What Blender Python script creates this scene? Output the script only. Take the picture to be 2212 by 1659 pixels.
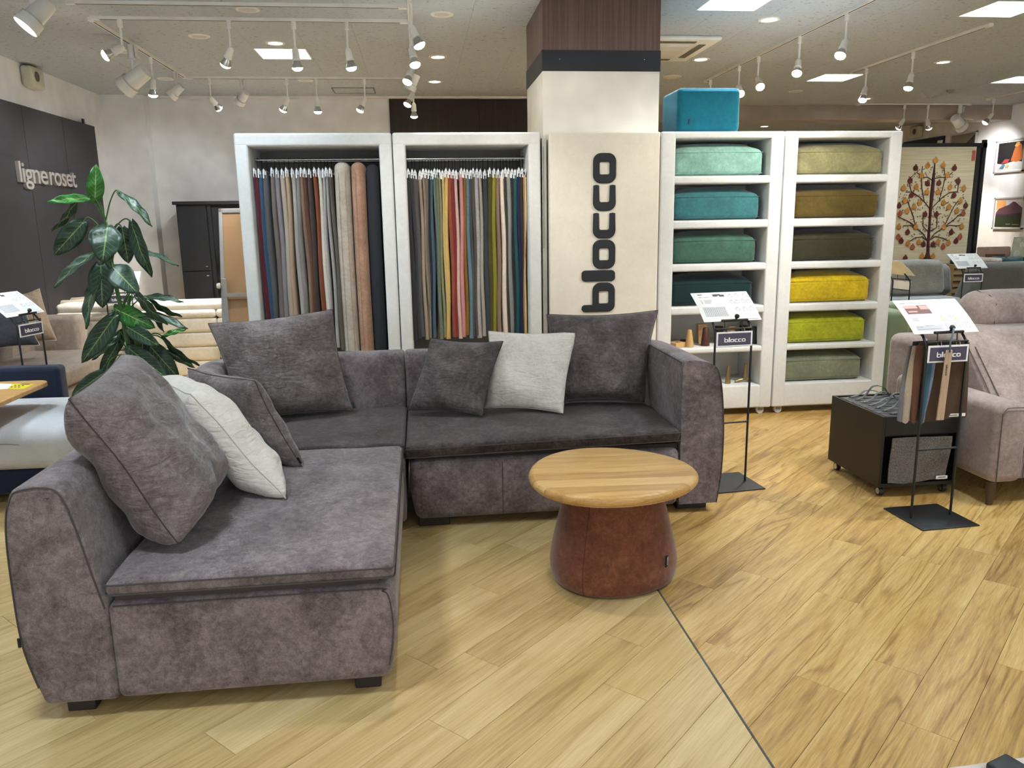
import bpy, bmesh, math, random
from mathutils import Vector, Matrix, noise
random.seed(7)
for o in list(bpy.data.objects): bpy.data.objects.remove(o)
scene = bpy.context.scene
col = scene.collection
# ------------------------------------------------------------------ camera
W_, H_, F_ = 2212.0, 1659.0, 1700.0
RIGHT = Vector((0.99313705, -0.11588348, -0.01580545))
DOWN = Vector((-0.03901115, -0.20082455, -0.97885016))
FWD = Vector((0.11025844, 0.97274895, -0.20396705))
CAM = Vector((0, 0, 1.5))
cd = bpy.data.cameras.new('camera')
cam = bpy.data.objects.new('camera', cd); col.objects.link(cam)
cd.sensor_fit = 'HORIZONTAL'; cd.sensor_width = 36.0; cd.lens = 36.0 * F_ / W_
cd.clip_start = 0.05; cd.clip_end = 60
m = Matrix((( RIGHT.x, -DOWN.x, -FWD.x, CAM.x), (RIGHT.y, -DOWN.y, -FWD.y, CAM.y), (RIGHT.z, -DOWN.z, -FWD.z, CAM.z), (0, 0, 0, 1)))
cam.matrix_world = m
scene.camera = cam
def ray(x, y): return RIGHT * ((x - W_/2)/F_) + DOWN * ((y - H_/2)/F_) + FWD
def aty(x, y, Y): d = ray(x, y); return CAM + d * (Y / d.y)
def atz(x, y, z): d = ray(x, y); return CAM + d * ((z - CAM.z) / d.z)
def proj(P):
    q = Vector(P) - CAM; z = q.dot(FWD)
    return (q.dot(RIGHT)/z*F_ + W_/2, q.dot(DOWN)/z*F_ + H_/2, z)
# ------------------------------------------------------------------ light
PANEL_E, BULB_E, DOWN_E, SPOT_W = 38.0, 12.0, 10.0, 55.0
world = bpy.data.worlds.new('world'); scene.world = world; world.use_nodes = True
bg = world.node_tree.nodes['Background']; bg.inputs[0].default_value = (0.92, 0.97, 1.0, 1); bg.inputs[1].default_value = 0.55
vs = scene.view_settings
vs.view_transform = 'Standard'; vs.look = 'None'; vs.gamma = 1.0; vs.use_curve_mapping = False
vs.exposure = 1.50
cy = scene.cycles
cy.max_bounces = 6; cy.diffuse_bounces = 3; cy.glossy_bounces = 2; cy.transmission_bounces = 2; cy.caustics_reflective = False; cy.caustics_refractive = False
cy.sample_clamp_indirect = 6.0; cy.use_adaptive_sampling = True; cy.adaptive_threshold = 0.07; cy.adaptive_min_samples = 16
# ------------------------------------------------------------------ helpers
def lin(h):
    if isinstance(h, str):
        h = h.lstrip('#'); c = [int(h[i:i+2], 16)/255 for i in (0, 2, 4)]
    else: c = h
    return tuple(x/12.92 if x <= .04045 else ((x+.055)/1.055)**2.4 for x in c) + (1,)
MATS = {}
def newmat(name):
    m = bpy.data.materials.new(name); m.use_nodes = True
    nt = m.node_tree; b = nt.nodes['Principled BSDF']
    return m, nt, b
def nd(nt, t, ins=None, **kw):
    n = nt.nodes.new(t)
    for k, v in kw.items(): setattr(n, k, v)
    for k, v in (ins or {}).items():
        s = n.inputs[k]
        if isinstance(v, bpy.types.NodeSocket): nt.links.new(v, s)
        else: s.default_value = v
    return n
def ramp(nt, fac, stops):
    r = nt.nodes.new('ShaderNodeValToRGB'); e = r.color_ramp.elements
    while len(e) < len(stops): e.new(0.5)
    for i, (p, c) in enumerate(stops): e[i].position = p; e[i].color = c
    nt.links.new(fac, r.inputs[0]); return r.outputs[0]
def plain(hexc, rough=.6, metal=0.0, spec=.5, bump=0.0, bscale=200, sheen=0.0, key=None):
    k = key or ('p', hexc, rough, metal, bump, bscale, sheen, spec)
    if k in MATS: return MATS[k]
    m, nt, b = newmat('plain'); c = lin(hexc)
    b.inputs['Base Color'].default_value = c; b.inputs['Roughness'].default_value = rough; b.inputs['Metallic'].default_value = metal
    b.inputs['Specular IOR Level'].default_value = spec
    tc = nd(nt, 'ShaderNodeNewGeometry')
    n = nd(nt, 'ShaderNodeTexNoise', {'Vector': tc.outputs['Position'], 'Scale': 6.0, 'Detail': 1.0})
    cr = ramp(nt, n.outputs[0], [(.3, tuple(x*.94 for x in c[:3])+(1,)), (.7, tuple(min(1, x*1.05) for x in c[:3])+(1,))])
    nt.links.new(cr, b.inputs['Base Color'])
    if sheen: b.inputs['Sheen Weight'].default_value = sheen
    if bump:
        n2 = nd(nt, 'ShaderNodeTexNoise', {'Vector': tc.outputs['Position'], 'Scale': float(bscale), 'Detail': 3.0})
        bp = nd(nt, 'ShaderNodeBump', {'Height': n2.outputs[0], 'Strength': bump, 'Distance': .002})
        nt.links.new(bp.outputs[0], b.inputs['Normal'])
    MATS[k] = m; return m
def suede(name, dark, mid, light, scale=3.0, bump=.25, sheen=.25, patch=.12, wrinkle=0.0):
    if name in MATS: return MATS[name]
    m, nt, b = newmat(name)
    g = nd(nt, 'ShaderNodeNewGeometry'); pos = g.outputs['Position']
    st = nd(nt, 'ShaderNodeVectorMath', {0: pos, 1: (1.0, .6, 1.0)}, operation='MULTIPLY')
    n1 = nd(nt, 'ShaderNodeTexNoise', {'Vector': st.outputs[0], 'Scale': scale*2, 'Detail': 3.0, 'Roughness': .62, 'Distortion': .7})
    n2 = nd(nt, 'ShaderNodeTexNoise', {'Vector': pos, 'Scale': scale*14, 'Detail': 3.0, 'Roughness': .7, 'Distortion': .5})
    n3 = nd(nt, 'ShaderNodeTexNoise', {'Vector': pos, 'Scale': scale*90, 'Detail': 1.0})
    a = nd(nt, 'ShaderNodeMath', {0: n1.outputs[0], 1: .44}, operation='MULTIPLY')
    a2 = nd(nt, 'ShaderNodeMath', {0: n2.outputs[0], 1: .38, 2: a.outputs[0]}, operation='MULTIPLY_ADD')
    a3 = nd(nt, 'ShaderNodeMath', {0: n3.outputs[0], 1: .18, 2: a2.outputs[0]}, operation='MULTIPLY_ADD')
    cr = ramp(nt, a3.outputs[0], [(.5-patch*1.3, lin(dark)), (.5, lin(mid)), (.5+patch*1.2, lin(light))])
    nt.links.new(cr, b.inputs['Base Color'])
    b.inputs['Roughness'].default_value = .85; b.inputs['Specular IOR Level'].default_value = .2
    b.inputs['Sheen Weight'].default_value = sheen; b.inputs['Sheen Roughness'].default_value = .45
    h = nd(nt, 'ShaderNodeTexNoise', {'Vector': pos, 'Scale': 110.0, 'Detail': 2.0, 'Distortion': 1.2})
    bp = nd(nt, 'ShaderNodeBump', {'Height': h.outputs[0], 'Strength': bump, 'Distance': .002})
    last = bp
    if wrinkle:
        wv = nd(nt, 'ShaderNodeTexNoise', {'Vector': nd(nt, 'ShaderNodeVectorMath', {0: pos, 1: (9., 9., 26.)}, operation='MULTIPLY').outputs[0], 'Scale': 1.0, 'Detail': 2.0, 'Distortion': 1.6})
        last = nd(nt, 'ShaderNodeBump', {'Height': wv.outputs[0], 'Strength': wrinkle, 'Distance': .02, 'Normal': bp.outputs[0]})
    nt.links.new(last.outputs[0], b.inputs['Normal'])
    MATS[name] = m; return m
def weave(hexc, contrast=.25, scale=260., rough=.9, key=None):
    k = key or ('w', hexc, contrast, scale)
    if k in MATS: return MATS[k]
    m, nt, b = newmat('woven'); c = lin(hexc)
    g = nd(nt, 'ShaderNodeNewGeometry')
    n = nd(nt, 'ShaderNodeTexNoise', {'Vector': g.outputs['Position'], 'Scale': scale, 'Detail': 2.0})
    n2 = nd(nt, 'ShaderNodeTexNoise', {'Vector': g.outputs['Position'], 'Scale': 7.0, 'Detail': 4.0})
    a = nd(nt, 'ShaderNodeMath', {0: n.outputs[0], 1: .65}, operation='MULTIPLY')
    a = nd(nt, 'ShaderNodeMath', {0: n2.outputs[0], 1: .35, 2: a.outputs[0]}, operation='MULTIPLY_ADD')
    cr = ramp(nt, a.outputs[0], [(.34, tuple(x*(1-contrast) for x in c[:3])+(1,)), (.66, tuple(min(1, x*(1+contrast)) for x in c[:3])+(1,))])
    nt.links.new(cr, b.inputs['Base Color']); b.inputs['Roughness'].default_value = rough
    b.inputs['Specular IOR Level'].default_value = .2; b.inputs['Sheen Weight'].default_value = .2
    bp = nd(nt, 'ShaderNodeBump', {'Height': n.outputs[0], 'Strength': .25, 'Distance': .002})
    nt.links.new(bp.outputs[0], b.inputs['Normal'])
    MATS[k] = m; return m
def wood(name, c_dark, c_mid, c_light, axis=0, sx=1.2, sy=22., bands=.5, rough=.45, objvar=.12, swirl=0.0, coord='Object', scale=1.0, hue=None):
    if name in MATS: return MATS[name]
    m, nt, b = newmat(name)
    tc = nd(nt, 'ShaderNodeTexCoord'); oi = nd(nt, 'ShaderNodeObjectInfo')
    off = nd(nt, 'ShaderNodeVectorMath', {0: (37., 91., 53.)}, operation='SCALE'); nt.links.new(oi.outputs['Random'], off.inputs['Scale'])
    v = nd(nt, 'ShaderNodeVectorMath', {0: tc.outputs[coord], 1: off.outputs[0]}, operation='ADD')
    s = [sy*scale]*3; s[axis] = sx*scale
    vs_ = nd(nt, 'ShaderNodeVectorMath', {0: v.outputs[0], 1: tuple(s)}, operation='MULTIPLY')
    n1 = nd(nt, 'ShaderNodeTexNoise', {'Vector': vs_.outputs[0], 'Scale': 1.0, 'Detail': 3.0, 'Roughness': .55, 'Distortion': .3 + swirl})
    # cathedral rings: contour lines of a smooth stretched noise
    sl = [sy*scale*.36]*3; sl[axis] = sx*scale*.42
    v2 = nd(nt, 'ShaderNodeVectorMath', {0: v.outputs[0], 1: tuple(sl)}, operation='MULTIPLY')
    n2 = nd(nt, 'ShaderNodeTexNoise', {'Vector': v2.outputs[0], 'Scale': 1.0, 'Detail': 1.0 + swirl*2, 'Roughness': .35, 'Distortion': .2 + swirl})
    r1 = nd(nt, 'ShaderNodeMath', {0: n2.outputs[0], 1: 22.0}, operation='MULTIPLY')
    r2 = nd(nt, 'ShaderNodeMath', {0: r1.outputs[0], 1: 1.0}, operation='PINGPONG')
    ln = nd(nt, 'ShaderNodeMapRange', {'Value': r2.outputs[0], 'From Min': 0.0, 'From Max': .45, 'To Min': 1.0, 'To Max': 0.0}, interpolation_type='SMOOTHSTEP')
    sm_ = [sy*scale*.16]*3; sm_[axis] = sx*scale*.9
    v4 = nd(nt, 'ShaderNodeVectorMath', {0: v.outputs[0], 1: tuple(sm_)}, operation='MULTIPLY')
    n4 = nd(nt, 'ShaderNodeTexNoise', {'Vector': v4.outputs[0], 'Scale': 1.0, 'Detail': 1.0})
    md = nd(nt, 'ShaderNodeMapRange', {'Value': n4.outputs[0], 'From Min': .42, 'From Max': .62, 'To Min': .12, 'To Max': 1.0})
    lm = nd(nt, 'ShaderNodeMath', {0: ln.outputs[0], 1: md.outputs[0]}, operation='MULTIPLY')
    fs = [sy*scale*9]*3; fs[axis] = sx*scale*6
    v3 = nd(nt, 'ShaderNodeVectorMath', {0: v.outputs[0], 1: tuple(fs)}, operation='MULTIPLY')
    n3 = nd(nt, 'ShaderNodeTexNoise', {'Vector': v3.outputs[0], 'Scale': 1.0, 'Detail': 4.0, 'Roughness': .6})
    a = nd(nt, 'ShaderNodeMath', {0: n1.outputs[0], 1: .52, 2: .085}, operation='MULTIPLY_ADD')
    a = nd(nt, 'ShaderNodeMath', {0: lm.outputs[0], 1: -bands*.22, 2: a.outputs[0]}, operation='MULTIPLY_ADD')
    a = nd(nt, 'ShaderNodeMath', {0: n3.outputs[0], 1: .50, 2: a.outputs[0]}, operation='MULTIPLY_ADD')
    rv = nd(nt, 'ShaderNodeMath', {0: oi.outputs['Random'], 1: objvar, 2: -objvar/2}, operation='MULTIPLY_ADD')
    a = nd(nt, 'ShaderNodeMath', {0: a.outputs[0], 1: rv.outputs[0]}, operation='ADD')
    cr = ramp(nt, a.outputs[0], [(.36, lin(c_dark)), (.58, lin(c_mid)), (.80, lin(c_light))])
    nt.links.new(cr, b.inputs['Base Color']); b.inputs['Roughness'].default_value = rough
    b.inputs['Specular IOR Level'].default_value = .35
    bp = nd(nt, 'ShaderNodeBump', {'Height': n3.outputs[0], 'Strength': .06, 'Distance': .001})
    nt.links.new(bp.outputs[0], b.inputs['Normal'])
    MATS[name] = m; return m
def emit(name, color, strength):
    if name in MATS: return MATS[name]
    m, nt, b = newmat(name)
    b.inputs['Base Color'].default_value = (.9, .9, .9, 1); b.inputs['Emission Color'].default_value = color; b.inputs['Emission Strength'].default_value = strength
    if name != 'panel_light': m.cycles.emission_sampling = 'NONE'
    MATS[name] = m; return m

class MB:
    def __init__(s): s.v = []; s.f = []; s.uv = None
    def add(s, verts, faces):
        n = len(s.v); s.v += [Vector(p) for p in verts]; s.f += [tuple(i+n for i in f) for f in faces]; return s
    def box(s, c, size, rz=0.0):
        hx, hy, hz = size[0]/2, size[1]/2, size[2]/2; cs, sn = math.cos(rz), math.sin(rz); V = []
        for dz in (-hz, hz):
            for dx, dy in ((-hx, -hy), (hx, -hy), (hx, hy), (-hx, hy)):
                V.append((c[0]+dx*cs-dy*sn, c[1]+dx*sn+dy*cs, c[2]+dz))
        return s.add(V, [(3, 2, 1, 0), (4, 5, 6, 7), (0, 1, 5, 4), (1, 2, 6, 5), (2, 3, 7, 6), (3, 0, 4, 7)])
    def bb(s, a, b): return s.box([(a[i]+b[i])/2 for i in range(3)], [abs(b[i]-a[i]) for i in range(3)])
    def rbox(s, a, b, r, n=3, sub=(1, 1, 1), fn=None):
        c = [(a[i]+b[i])/2 for i in range(3)]; h = [abs(b[i]-a[i])/2 for i in range(3)]
        r = min(r, *[x*.999 for x in h]); ax = []
        for i in range(3):
            e = [h[i]-r + r*math.tan(math.pi/4*(k/n)) if True else 0 for k in range(n+1)]
            mid = [-(h[i]-r) + 2*(h[i]-r)*k/sub[i] for k in range(1, sub[i])]
            ax.append([-x for x in reversed(e)] + mid + e)
        idx = {}; V = []; Fc = []
        def vid(p):
            k = tuple(round(x, 7) for x in p)
            if k not in idx:
                q = [max(-(h[i]-r), min(h[i]-r, p[i])) for i in range(3)]; d = Vector([p[i]-q[i] for i in range(3)])
                P = Vector(q) + (d.normalized()*r if d.length > 1e-9 else d)
                P = Vector([P[i]+c[i] for i in range(3)])
                if fn: P = Vector(fn(P))
                idx[k] = len(V); V.append(P)
            return idx[k]
        for axi in range(3):
            u, w = [(1, 2), (2, 0), (0, 1)][axi]
            for sg in (-1, 1):
                for i in range(len(ax[u])-1):
                    for j in range(len(ax[w])-1):
                        q = []
                        for ii, jj in ((i, j), (i+1, j), (i+1, j+1), (i, j+1)):
                            p = [0, 0, 0]; p[axi] = sg*h[axi]; p[u] = ax[u][ii]; p[w] = ax[w][jj]; q.append(vid(p))
                        Fc.append(tuple(q if sg > 0 else reversed(q)))
        return s.add(V, Fc)
    def cyl(s, p0, p1, r0, r1=None, n=16, cap=True):
        r1 = r0 if r1 is None else r1; p0, p1 = Vector(p0), Vector(p1); d = (p1-p0).normalized()
        a = d.orthogonal().normalized(); b = d.cross(a); V = []; Fc = []
        for p, r in ((p0, r0), (p1, r1)):
            for k in range(n): t = 2*math.pi*k/n; V.append(p + a*(r*math.cos(t)) + b*(r*math.sin(t)))
        for k in range(n): Fc.append((k, (k+1) % n, n+(k+1) % n, n+k))
        if cap: Fc += [tuple(reversed(range(n))), tuple(range(n, 2*n))]
        return s.add(V, Fc)
    def tube(s, path, r, n=8, closed=False):
        P = [Vector(p) for p in path]; N = len(P); V = []; Fc = []; prev = None
        for i in range(N):
            if closed: d = P[(i+1) % N]-P[i-1]
            else: d = P[min(i+1, N-1)]-P[max(i-1, 0)]
            d.normalize()
            a = d.orthogonal().normalized() if prev is None else (prev - d*prev.dot(d)).normalized()
            prev = a; b = d.cross(a)
            rr = r[i] if isinstance(r, (list, tuple)) else r
            for k in range(n): t = 2*math.pi*k/n; V.append(P[i] + a*(rr*math.cos(t)) + b*(rr*math.sin(t)))
        for i in range(N if closed else N-1):
            j = (i+1) % N
            for k in range(n): Fc.append((i*n+k, i*n+(k+1) % n, j*n+(k+1) % n, j*n+k))
        if not closed: Fc += [tuple(reversed(range(n))), tuple(range((N-1)*n, N*n))]
        return s.add(V, Fc)
    def lathe(s, prof, c=(0, 0, 0), n=24, M=None, ell=(1, 1)):
        V = []; Fc = []; c = Vector(c)
        for (r, z) in prof:
            for k in range(n):
                t = 2*math.pi*k/n; p = Vector((r*math.cos(t)*ell[0], r*math.sin(t)*ell[1], z)); V.append((M @ p if M else p) + c)
        for i in range(len(prof)-1):
            for k in range(n): Fc.append((i*n+k, i*n+(k+1) % n, (i+1)*n+(k+1) % n, (i+1)*n+k))
        if prof[0][0] > 1e-5: Fc.append(tuple(reversed(range(n))))
        if prof[-1][0] > 1e-5: Fc.append(tuple(range((len(prof)-1)*n, len(prof)*n)))
        return s.add(V, Fc)
    def prism(s, poly, map3, d0, d1):
        n = len(poly); V = [map3(u, w, d0) for u, w in poly] + [map3(u, w, d1) for u, w in poly]
        Fc = [tuple(reversed(range(n))), tuple(range(n, 2*n))] + [(i, (i+1) % n, n+(i+1) % n, n+i) for i in range(n)]
        return s.add(V, Fc)
    def build(s, name, mat, parent=None, smooth=None, bevel=0, bseg=2, local=False, subsurf=0, weld=False, org=None):
        off = Vector((0, 0, 0))
        if parent is not None and not local: off = Vector(parent.get('_w', (0, 0, 0)))
        elif org is not None: off = Vector(org)
        me = bpy.data.meshes.new(name); me.from_pydata([p-off for p in s.v], [], s.f)
        bm = bmesh.new(); bm.from_mesh(me)
        if weld: bmesh.ops.remove_doubles(bm, verts=bm.verts, dist=1e-5)
        bmesh.ops.recalc_face_normals(bm, faces=bm.faces); bm.to_mesh(me); bm.free()
        if mat: me.materials.append(mat)
        o = bpy.data.objects.new(name, me); col.objects.link(o)
        if parent is not None: o.parent = parent; o['_w'] = tuple(off)
        elif org is not None: o.location = off; o['_w'] = tuple(off)
        else: o['_w'] = (0, 0, 0)
        if smooth is not None:
            me.polygons.foreach_set('use_smooth', [True]*len(me.polygons)); me.set_sharp_from_angle(angle=math.radians(smooth))
        if bevel:
            b = o.modifiers.new('bevel', 'BEVEL'); b.width = bevel; b.segments = bseg; b.limit_method = 'ANGLE'; b.angle_limit = math.radians(40); b.harden_normals = False
            if smooth is None:
                me.polygons.foreach_set('use_smooth', [True]*len(me.polygons)); me.set_sharp_from_angle(angle=math.radians(50))
        if subsurf:
            b = o.modifiers.new('sub', 'SUBSURF'); b.levels = subsurf; b.render_levels = subsurf
        return o
def tag(o, label=None, cat=None, group=None, kind=None):
    if label: o['label'] = label
    if cat: o['category'] = cat
    if group: o['group'] = group
    if kind: o['kind'] = kind
    return o
def thing(name, label, cat, loc=(0, 0, 0), group=None, rz=0.0):
    o = bpy.data.objects.new(name, None); col.objects.link(o); o.location = loc; o.rotation_euler = (0, 0, rz)
    o.empty_display_size = .1; o['_w'] = tuple(loc); tag(o, label, cat, group); return o
def struct(o): o['kind'] = 'structure'; return o
def copy_tree(o, parent=None):
    c = o.copy(); col.objects.link(c); c.parent = parent
    for ch in list(o.children): copy_tree(ch, c)
    return c
def catmull(P, n=6, closed=False):
    P = [Vector(p) for p in P]; out = []; N = len(P)
    for i in range(N if closed else N-1):
        g = (lambda k: P[k % N]) if closed else (lambda k: P[max(0, min(N-1, k))])
        a, b, c, d = g(i-1), g(i), g(i+1), g(i+2)
        for k in range(n):
            t = k/n; out.append(.5*((2*b)+(c-a)*t+(2*a-5*b+4*c-d)*t*t+(3*b-a-3*c+d)*t**3))
    if not closed: out.append(P[-1].copy())
    return out
def sweep(mb, prof, path, normals, cap=True):
    """closed profile [(d,z)] carried along path [(x,y)] with inward normals"""
    n = len(prof); V = []; Fc = []
    for (px, py), (nx, ny) in zip(path, normals):
        for d, z in prof: V.append((px+nx*d, py+ny*d, z))
    for i in range(len(path)-1):
        for k in range(n): Fc.append((i*n+k, i*n+(k+1) % n, (i+1)*n+(k+1) % n, (i+1)*n+k))
    if cap: Fc += [tuple(reversed(range(n))), tuple(range((len(path)-1)*n, len(path)*n))]
    mb.add(V, Fc)
def loops_mesh(loops, ext=.002, bev=0.0):
    """2D outlines with holes -> triangulated, extruded verts/faces in the xy plane"""
    cu = bpy.data.curves.new('tmp', 'CURVE'); cu.dimensions = '2D'; cu.fill_mode = 'BOTH'; cu.extrude = ext; cu.bevel_depth = bev; cu.bevel_resolution = 2
    for L in loops:
        sp = cu.splines.new('POLY'); sp.points.add(len(L)-1)
        for p, q in zip(sp.points, L): p.co = (q[0], q[1], 0, 1)
        sp.use_cyclic_u = True
    o = bpy.data.objects.new('tmp', cu); col.objects.link(o)
    dg = bpy.context.evaluated_depsgraph_get(); me = bpy.data.meshes.new_from_object(o.evaluated_get(dg))
    V = [v.co.copy() for v in me.vertices]; Fc = [tuple(p.vertices) for p in me.polygons]
    bpy.data.objects.remove(o); bpy.data.curves.remove(cu); bpy.data.meshes.remove(me)
    return V, Fc
def text_mesh(txt, size=1.0, ext=.01, bold=0.0, space=1.0):
    cu = bpy.data.curves.new('tmp', 'FONT'); cu.body = txt; cu.size = size; cu.extrude = ext; cu.offset = bold; cu.space_character = space; cu.resolution_u = 3
    o = bpy.data.objects.new('tmp', cu); col.objects.link(o)
    dg = bpy.context.evaluated_depsgraph_get(); me = bpy.data.meshes.new_from_object(o.evaluated_get(dg))
    V = [v.co.copy() for v in me.vertices]; Fc = [tuple(p.vertices) for p in me.polygons]
    bpy.data.objects.remove(o); bpy.data.curves.remove(cu); bpy.data.meshes.remove(me)
    return V, Fc
def rrect(x0, y0, x1, y1, r, n=5):
    out = []
    rr = r if isinstance(r, (list, tuple)) else (r, r, r, r)   # bl br tr tl
    for (cx, cy, a, q) in ((x0+rr[0], y0+rr[0], math.pi, rr[0]), (x1-rr[1], y0+rr[1], 1.5*math.pi, rr[1]), (x1-rr[2], y1-rr[2], 0, rr[2]), (x0+rr[3], y1-rr[3], .5*math.pi, rr[3])):
        for k in range(n+1):
            t = a + .5*math.pi*k/n; out.append((cx+q*math.cos(t), cy+q*math.sin(t)))
    return out
def logo_letters():
    """the rounded square letters b l o c c o, x-height 1, each a list of loops (x offset included)"""
    sv, sh = .33, .235; out = []
    def ring(x, w): return [rrect(x, 0, x+w, 1, .33), rrect(x+sv, sh, x+w-sv, 1-sh, .10)]
    b = [[(0.0, .25)] + [p for p in rrect(0, 0, 1.30, 1, .33)][6*0:0]]
    # b: ring with a stem
    o1 = rrect(0, 0, 1.30, 1, (.28, .33, .33, .02))
    k = [i for i, p in enumerate(o1) if p[1] > .9 and p[0] < .2]
    outer = [p for i, p in enumerate(o1) if i not in k] + [(.30, 1.0), (.27, 1.06), (.27, 1.42), (.22, 1.50), (.10, 1.52), (.02, 1.46), (0, 1.38)]
    out.append([outer, rrect(sv, sh, 1.30-sv, 1-sh, .10)])
    out.append([rrect(1.43, 0, 1.88, 1.52, .14)])
    out.append(ring(2.01, 1.27))
    for x in (3.40, 4.65):
        w = 1.10
        o = rrect(x, 0, x+w, 1, (.33, .1, .1, .33))
        inn = [(x+w, sh), (x+sv+.1, sh)] + [(x+sv+.03, sh+.03), (x+sv, sh+.1), (x+sv, 1-sh-.1), (x+sv+.03, 1-sh-.03)] + [(x+sv+.1, 1-sh), (x+w, 1-sh)]
        # open c: outer contour then inner contour
        L = [p for p in rrect(x, 0, x+w, 1, (.33, .001, .001, .33))]
        bl = [p for p in L]
        cshape = []
        # start lower arm tip
        tip0 = [(x+w-.02, sh-.02), (x+w, sh*.5), (x+w-.02, .02)]
        left = [p for p in rrect(x, 0, x+2, 1, .33) if p[0] <= x+.34]
        bottomleft = [p for p in left if p[1] < .5]; topleft = [p for p in left if p[1] >= .5]
        path = tip0 + list(reversed(bottomleft)) + list(reversed(topleft)) + [(x+w-.02, .98), (x+w, 1-sh*.5), (x+w-.02, 1-sh+.02)] + [(x+sv+.1, 1-sh), (x+sv+.03, 1-sh-.03), (x+sv, 1-sh-.1), (x+sv, sh+.1), (x+sv+.03, sh+.03), (x+sv+.1, sh)]
        out.append([path])
    out.append(ring(5.88, 1.27))
    return out, 7.15
LOGO, LOGO_W = logo_letters()
def add_logo(mb, origin, xdir, ydir, width, ext=.0008, bev=0, letters=None):
    sc = width / LOGO_W; x, y = Vector(xdir), Vector(ydir); z = x.cross(y)
    for i, L in enumerate(LOGO):
        if letters is not None and i not in letters: continue
        V, Fc = loops_mesh([[(p[0]*sc, p[1]*sc) for p in l] for l in L], ext, bev)
        mb.add([Vector(origin) + x*v.x + y*v.y + z*v.z for v in V], Fc)
# ================================================================== structure
XL, XR, YB, YB2, YF, ZC = -3.62, 8.53, 10.30, 15.0, -3.0, 3.0
M_wall = plain('#e6e6e8', .85, bump=.08, bscale=120)
M_wallr = plain('#e4e0dd', .85, bump=.08, bscale=120)
M_white = plain('#e9e8e4', .45)
M_black = plain('#17181b', .45)
M_blackm = plain('#1b1b1d', .5)
M_chrome = plain('#c9cbcd', .22, 1.0)
M_grey = plain('#9b9c9d', .4, .4)
# ---- floor: slab, planks, divider
floor = struct(MB().bb((XL-.1, YF, -.10), (XR+.1, YB2, -.008)).build('floor', plain('#4a3722', .9)))
M_pl = wood('oak_left', '#a88a58', '#caac75', '#ddc292', sx=1.1, sy=20., bands=.42, rough=.34, objvar=.13)
M_pr = wood('oak_right', '#8f6a36', '#bf9859', '#d9b97c', sx=1.7, sy=19., bands=.75, rough=.34, objvar=.15, swirl=.3)
def clip_poly(poly, n, c):
    out = []
    for i in range(len(poly)):
        a, b = poly[i], poly[(i+1) % len(poly)]
        da, db = a[0]*n[0]+a[1]*n[1]-c, b[0]*n[0]+b[1]*n[1]-c
        if da >= 0: out.append(a)
        if (da >= 0) != (db >= 0): t = da/(da-db); out.append((a[0]+(b[0]-a[0])*t, a[1]+(b[1]-a[1])*t))
    return out
PW, PL, GAP = .1647, 1.225, .0011
known = {0: 2.71, 1: 2.29, 3: 1.876, 4: 1.52, 5: 2.284, 6: 2.008}
planks = []
for side, ang, x0, x1, v0 in ((0, 45.0, XL, .9165, -2.221), (1, 42.5, .9245, XR, -2.221+.05)):
    a = math.radians(ang); U = (math.cos(a), math.sin(a)); Vv = (math.sin(a), -math.cos(a))
    rnd = random.Random(11+side)
    for row in range(-75, 60):
        va = v0 + row*PW; off = rnd.random()*PL
        if side == 0 and row in known: off = known[row]
        off = off % PL
        for k in range(-8, 18):
            ua = off + k*PL
            cx, cy = U[0]*(ua+PL/2)+Vv[0]*(va+PW/2), U[1]*(ua+PL/2)+Vv[1]*(va+PW/2)
            if cx < x0-1 or cx > x1+1 or cy < YF-1 or cy > YB2+1: continue
            q = [(ua+GAP/2, va+GAP/2), (ua+PL-GAP/2, va+GAP/2), (ua+PL-GAP/2, va+PW-GAP/2), (ua+GAP/2, va+PW-GAP/2)]
            wp = [(U[0]*u+Vv[0]*w, U[1]*u+Vv[1]*w) for u, w in q]; cl = wp
            for n, c in (((1, 0), x0), ((-1, 0), -x1), ((0, 1), YF), ((0, -1), -YB2)):
                cl = clip_poly(cl, n, c)
                if len(cl) < 3: break
            if len(cl) < 3: continue
            pj = [proj((x, y, 0)) for x, y in cl]; mx = sum(x for x, y in cl)/len(cl); my = sum(y for x, y in cl)/len(cl)
            vis = any(p[2] > .3 and -40 < p[0] < W_+40 and 840 < p[1] < H_+60 for p in pj)
            # hidden: under the sectional, behind the cabinets, left behind the sectional
            if 5.95 < my or (mx < -.35 and my > 3.2) or (-1.1 < mx < -.3 and 2.75 < my) or (0.05 < mx < 1.3 and my > 4.1) or (mx < 3.4 and my > 5.75): vis = False
            full = len(cl) == 4 and all(abs(cl[i][0]-wp[i][0])+abs(cl[i][1]-wp[i][1]) < 1e-6 for i in range(4))
            planks.append((0 if vis else 1, (mx-CAM.x)**2+(my-CAM.y)**2, side, ang, cx, cy, cl, full, a))
planks.sort(key=lambda t: (t[0], t[1]))
shared = {}
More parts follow.
